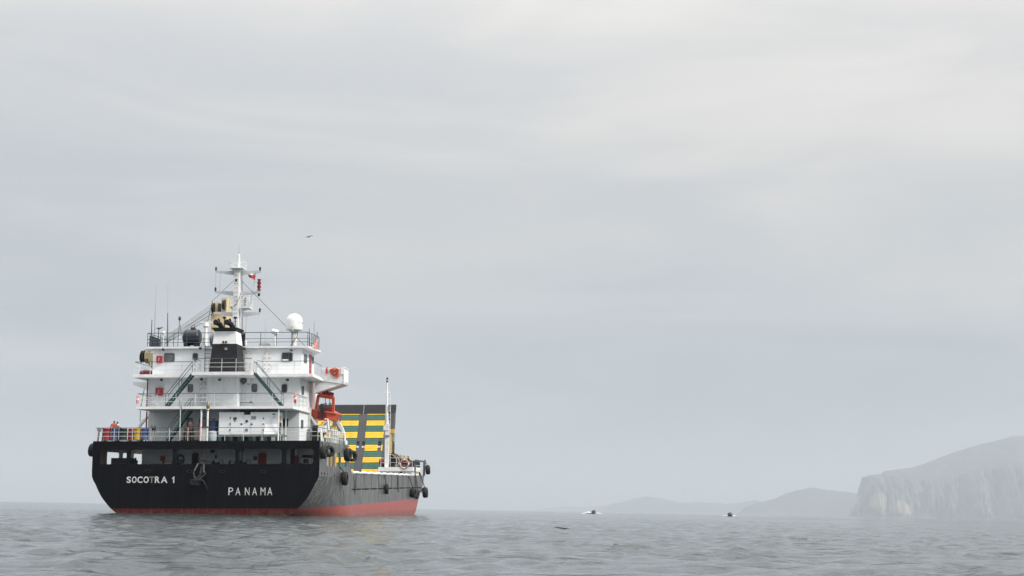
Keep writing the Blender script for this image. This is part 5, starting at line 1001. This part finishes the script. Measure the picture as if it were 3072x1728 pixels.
# ------------------------------------------------------------------ people
def person(matrix, label, shirt, trousers, arms, seated=False, cap=None):
    """one continuous skinned body; arms = ((elbow),(wrist)) for left and right relative to shoulders"""
    V = []; R_ = []; E = []
    def v(p, r, par=None):
        V.append(Vector(p)); R_.append(r); i = len(V) - 1
        if par is not None: E.append((par, i))
        return i
    dz = -.42 if seated else 0
    pel = v((0, 0, .94 + dz), .135); sp = v((0, .01, 1.12 + dz), .125, pel); ch = v((0, 0, 1.32 + dz), .15, sp); nk = v((0, .0, 1.46 + dz), .055, ch); jw = v((0, .03, 1.535 + dz), .068, nk); hd = v((0, .02, 1.62 + dz), .098, jw); v((0, .01, 1.70 + dz), .07, hd)
    v((0, .115, 1.60 + dz), .016, hd)
    for sg, (el, wr) in zip((-1, 1), arms):
        sh = v((sg * .18, 0, 1.40 + dz), .068, ch); e = v(Vector((sg * .2, 0, 1.40 + dz)) + Vector(el), .045, sh); w = v(V[e] + Vector(wr), .031, e)
        d = Vector(wr).normalized(); pm = v(V[w] + d * .08, .034, w); sd = d.cross(Vector((0, 0, 1)))
        sd = sd.normalized() if sd.length > .1 else Vector((0, 1, 0))
        for k, L in zip((-1.5, -.5, .5, 1.5), (.06, .075, .07, .05)):
            b_ = v(V[pm] + sd * k * .019 + d * L * .55, .0095, pm); v(V[b_] + d * L * .5 + Vector((0, .008, -.012)), .008, b_)
        t1 = v(V[w] + d * .05 + sd * -.035, .011, w); v(V[t1] + d * .035 - sd * .012, .009, t1)
    for sg in (-1, 1):
        hp = v((sg * .09, 0, .88 + dz), .095, pel)
        if seated: kn = v((sg * .12, .42, .50), .066, hp); an_ = v((sg * .12, .40, .08), .042, kn)
        else: kn = v((sg * .10, .02, .49), .064, hp); an_ = v((sg * .10, -.02, .08), .044, kn)
        v(V[an_] + Vector((0, .15, -.045)), .034, an_)
    me = bpy.data.meshes.new('p'); me.from_pydata(V, E, []); ob = bpy.data.objects.new('p', me); COL.objects.link(ob)
    md = ob.modifiers.new('s', 'SKIN'); md.use_smooth_shade = True
    for i, r in enumerate(R_): me.skin_vertices[0].data[i].radius = (r, r); me.skin_vertices[0].data[i].use_root = (i == 0)
    ob.modifiers.new('b', 'SUBSURF').levels = 1
    ob.modifiers['b'].render_levels = 1
    dg = bpy.context.evaluated_depsgraph_get(); dg.update(); m2 = bpy.data.meshes.new_from_object(ob.evaluated_get(dg)); bpy.data.objects.remove(ob)
    m2.materials.clear()
    for m_ in (SKIN, HAIR, shirt, trousers, BLACK): m2.materials.append(m_)
    wl = [V[i] for i in range(len(V))]; armx = .21
    for p in m2.polygons:
        c = p.center; z = c.z - dz; k = 2
        if z > 1.475: k = 1 if (z > 1.655 or (c.y < -.02 and z > 1.56)) else 0
        elif z < .90 and (not seated or c.z < .62): k = 3
        if c.z < .07: k = 4
        if abs(c.x) > .24 and z < 1.22: k = 0
        p.material_index = k
    m2.name = 'person'; o = bpy.data.objects.new('person', m2); COL.objects.link(o); o.matrix_world = matrix; o['label'] = label; o['category'] = 'person'
    return o
sh_o = paint('orange_shirt', (.55, .11, .05), .8, .12, 6.); sh_w = paint('cream_shirt', (.68, .66, .58), .8, .08, 6.); sh_g = paint('grey_green_shirt', (.10, .125, .12), .8, .15, 6.); tr_d = paint('dark_trousers', (.03, .035, .05), .85, .2, 6.)
down = (((-.06, .02, -.27), (.02, .1, -.22)), ((.06, .02, -.27), (-.02, .1, -.22))); lean = (((-.08, .1, -.24), (.08, .22, -.05)), ((.08, .1, -.24), (-.08, .22, -.05)))
a = F('Y4', 708, 240, 2.2); person(on_ship(a.x, 2.2, DK, .35), 'person in an orange shirt standing behind the drums on the poop', sh_o, tr_d, down)
a = F('Y4', 770, 265, 2.6); person(on_ship(a.x + .02, 2.6, DK - .0, -.5) @ Matrix.Diagonal((.98, .98, .97, 1)), 'person in a cream shirt standing beside the orange shirt on the poop', sh_w, tr_d, lean)
a = F('Y4', 1205, 1080, 3.0); person(on_ship(a.x, 3.0, 2.8, 2.6) @ Matrix.Diagonal((1, 1, .95, 1)), 'person in a grey-green shirt inside the mooring deck at the second opening', sh_g, tr_d, lean)
# ------------------------------------------------------------------ two open boats running towards the camera
def skiff(x, y, dist, lab, hullm, crew, spray):
    w = world_at(x, y, dist); M = Matrix.Translation((w.x, dist, .0)) @ Matrix.Rotation(math.atan2(w.x, dist) * -1 + crew[0], 4, 'Z') @ Matrix.Rotation(math.radians(-7), 4, 'X')
    o = empty('open_boat', M, label=lab, category='boat'); o['group'] = 'open boats running across the bay'
    rings = []
    for k in range(11):
        q = k / 10; yy = -3.2 + 6.6 * q; bw = 1.02 * min(1, (1 - (1 - min(1, q / .55)) ** 2.2) + .03); keel = .0 - .05 + .75 * max(0, (.28 - q) / .28) ** 1.6; gz = .60 + .62 * max(0, (.5 - q) / .5) ** 1.5
        rings.append([Vector((-bw, yy, gz)), Vector((-bw * .82, yy, gz * .6)), Vector((-bw * .52, yy, max(keel, .05))), Vector((0, yy, keel - .12)), Vector((bw * .52, yy, max(keel, .05))), Vector((bw * .82, yy, gz * .6)), Vector((bw, yy, gz))])
    m = MB(); n = 7
    m.add([p for r in rings for p in r], [(k * n + i, k * n + i + 1, (k + 1) * n + i + 1, (k + 1) * n + i) for k in range(10) for i in range(n - 1)] + [tuple(10 * n + i for i in range(n))]); h = m.build('hull', hullm, o, True)
    MB().tube([r[0] for r in rings] + [r[-1] for r in rings[::-1]], .06, 6, True).build('gunwale', DGREY, o)
    for yy in (-.6, .6, 1.8): MB().box(-.9, .9, yy - .14, yy + .14, .5, .56).build('thwart', paint('weathered_timber', (.22, .16, .10), .8, .25), o)
    MB().box(-.22, .22, 3.3, 3.75, .6, 1.5).build('outboard_engine', BLACK, o)
    for (px_, py_, sh_, lb) in crew[1]:
        person(M @ Matrix.Translation((px_, py_, -.25)) @ Matrix.Rotation(math.pi, 4, 'Z'), lb, sh_, tr_d, lean, True)
    fm = MB(); rr = random.Random(int(x))
    for sg, L, Hh_, N in spray:
        for k in range(N):
            q = rr.random() ** .8; d = 1.15 + L * q; z = min(1, q * 4 + .25) * abs(rr.gauss(0, .42)) * Hh_ * math.exp(-1.6 * q) * (1 - .3 * q); yy = -1.2 + 2.6 * q + rr.gauss(0, .5); r_ = rr.uniform(.07, .24) * (1.15 - .5 * q); c = Vector((sg * d, yy, z - .02))
            fm.add([c + Vector(p_) * r_ for p_ in ((1.5, 0, 0), (-1.5, 0, 0), (0, 1, 0), (0, -1, 0), (0, 0, .9), (0, 0, -.9))], [(0, 2, 4), (2, 1, 4), (1, 3, 4), (3, 0, 4), (2, 0, 5), (1, 2, 5), (3, 1, 5), (0, 3, 5)])
        for k in range(24):
            q = k / 23; d = 1.0 + L * 1.7 * q; fm.add([(sg * (d - .3), -1.0 + 2 * q, .10 * (1 - q)), (sg * (d + .3), -1.2 + 2 * q, .06 * (1 - q)), (sg * (d + .3), .3 + 2 * q, .2 * (1 - q)), (sg * (d - .3), .4 + 2 * q, .26 * (1 - q))], [(0, 1, 2, 3)])
    fm.build('spray', paint('sea_foam', (.86, .88, .90), .9, .03, 3., .1), o, kind='stuff')
boatg = paint('weathered_boat_grey', (.16, .16, .155), .6, .25, 2., .3); boatd = paint('weathered_boat_green', (.13, .15, .145), .6, .25, 2., .3)
skiff(1780, 1536, 575, 'dark open boat throwing spray on both sides, nearer the ship', boatg, (math.radians(8), ((.45, .3, paint('rust_shirt', (.17, .05, .04), .8, .1, 5.), 'person in a rust-red top sitting in the spray-throwing boat'),)), ((-1, 3.8, 1.2, 460), (1, 3.0, .4, 200)))
skiff(2190, 1543, 545, 'dark open boat seen bow-on, in front of the hazy hills', boatd, (0, ()), ((-1, 2.4, .35, 160), (1, 1.7, .3, 110)))
# ------------------------------------------------------------------ bird, low dark floating object
w = world_at(928, 710, 175); M = Matrix.Translation(w) @ Matrix.Rotation(math.radians(-18), 4, 'Y') @ Matrix.Rotation(math.radians(20), 4, 'Z'); bd = empty('sea_bird', M, label='dark sea bird gliding in the sky above the ship', category='bird')
bm1 = paint('dark_feathers', (.03, .03, .032), .7, .2, 8.); bm2 = paint('pale_feathers', (.3, .3, .3), .7, .2, 8.)
MB().lathe([(.01, -.30), (.035, -.26), (.05, -.2), (.075, -.05), (.07, .08), (.04, .22), (.02, .34)], (0, 0, 0), (-.3, 1, 0), 10).build('body', bm1, bd, True); MB().prism([(-.02, .2, 0), (.02, .2, 0), (-.04, .46, .01), (-.18, .44, .01)], (0, 0, .012)).build('tail', bm1, bd); MB().lathe([(.012, 0), (.002, .09)], (.09, -.3, 0), (.3, -1, -.1), 6).build('beak', DGREY, bd)
for sg in (-1, 1):
    pts = [(0, 0, .02), (.2, -.06, .06), (.38, -.02, .055), (.56, .08, -.02)]; ch_ = (.2, .18, .13, .03); m = MB(); v = []
    for (x, y, z), c in zip(pts, ch_): v += [(sg * x, y - c * .4, z), (sg * x, y + c * .6, z - .01), (sg * x, y, z + .025)]
    fs = []
    for k in range(3): a = 3 * k; fs += [(a, a + 3, a + 5, a + 2), (a + 2, a + 5, a + 4, a + 1), (a + 1, a + 4, a + 3, a)]
    m.add(v, fs + [(9, 10, 11), (0, 2, 1)]).build('wing', bm1, bd, True)
w = world_at(1692, 1587, 57); m = MB(); rings = []
for k in range(13):
    q = k / 12; L = -.42 + .84 * q; r_ = .06 * (math.sin(math.pi * min(.98, max(.02, q))) ** .5) * (1 + .12 * math.sin(k * 2.1)); rings.append([Vector((L, math.cos(j * math.pi / 4) * r_ * 1.2, math.sin(j * math.pi / 4) * r_ * .75 + .006 * math.sin(k * .9))) for j in range(8)])
m.loft(rings).build('floating_object', paint('floating_object_grey', (.16, .165, .165), .5, .3, 6.), smooth=True, matrix=Matrix.Translation((w.x, 57, .05)) @ Matrix.Rotation(.06, 4, 'Y'), label='dark low object floating on the sea right of the ship', category='floating_object')
# ------------------------------------------------------------------ haze over the bay
hz = bpy.data.materials.new('haze'); hz.use_nodes = True; t = NT(hz.node_tree)
t.n('ShaderNodeOutputMaterial', {1: t.n('ShaderNodeVolumePrincipled', {'Color': (.545, .60, .655, 1), 'Density': 1.08e-4, 'Anisotropy': .0})})
MB().box(-47000, 47000, -47000, 47000, -5.0, 900).build('haze', hz, kind='stuff', label='pale sea haze over the whole bay')
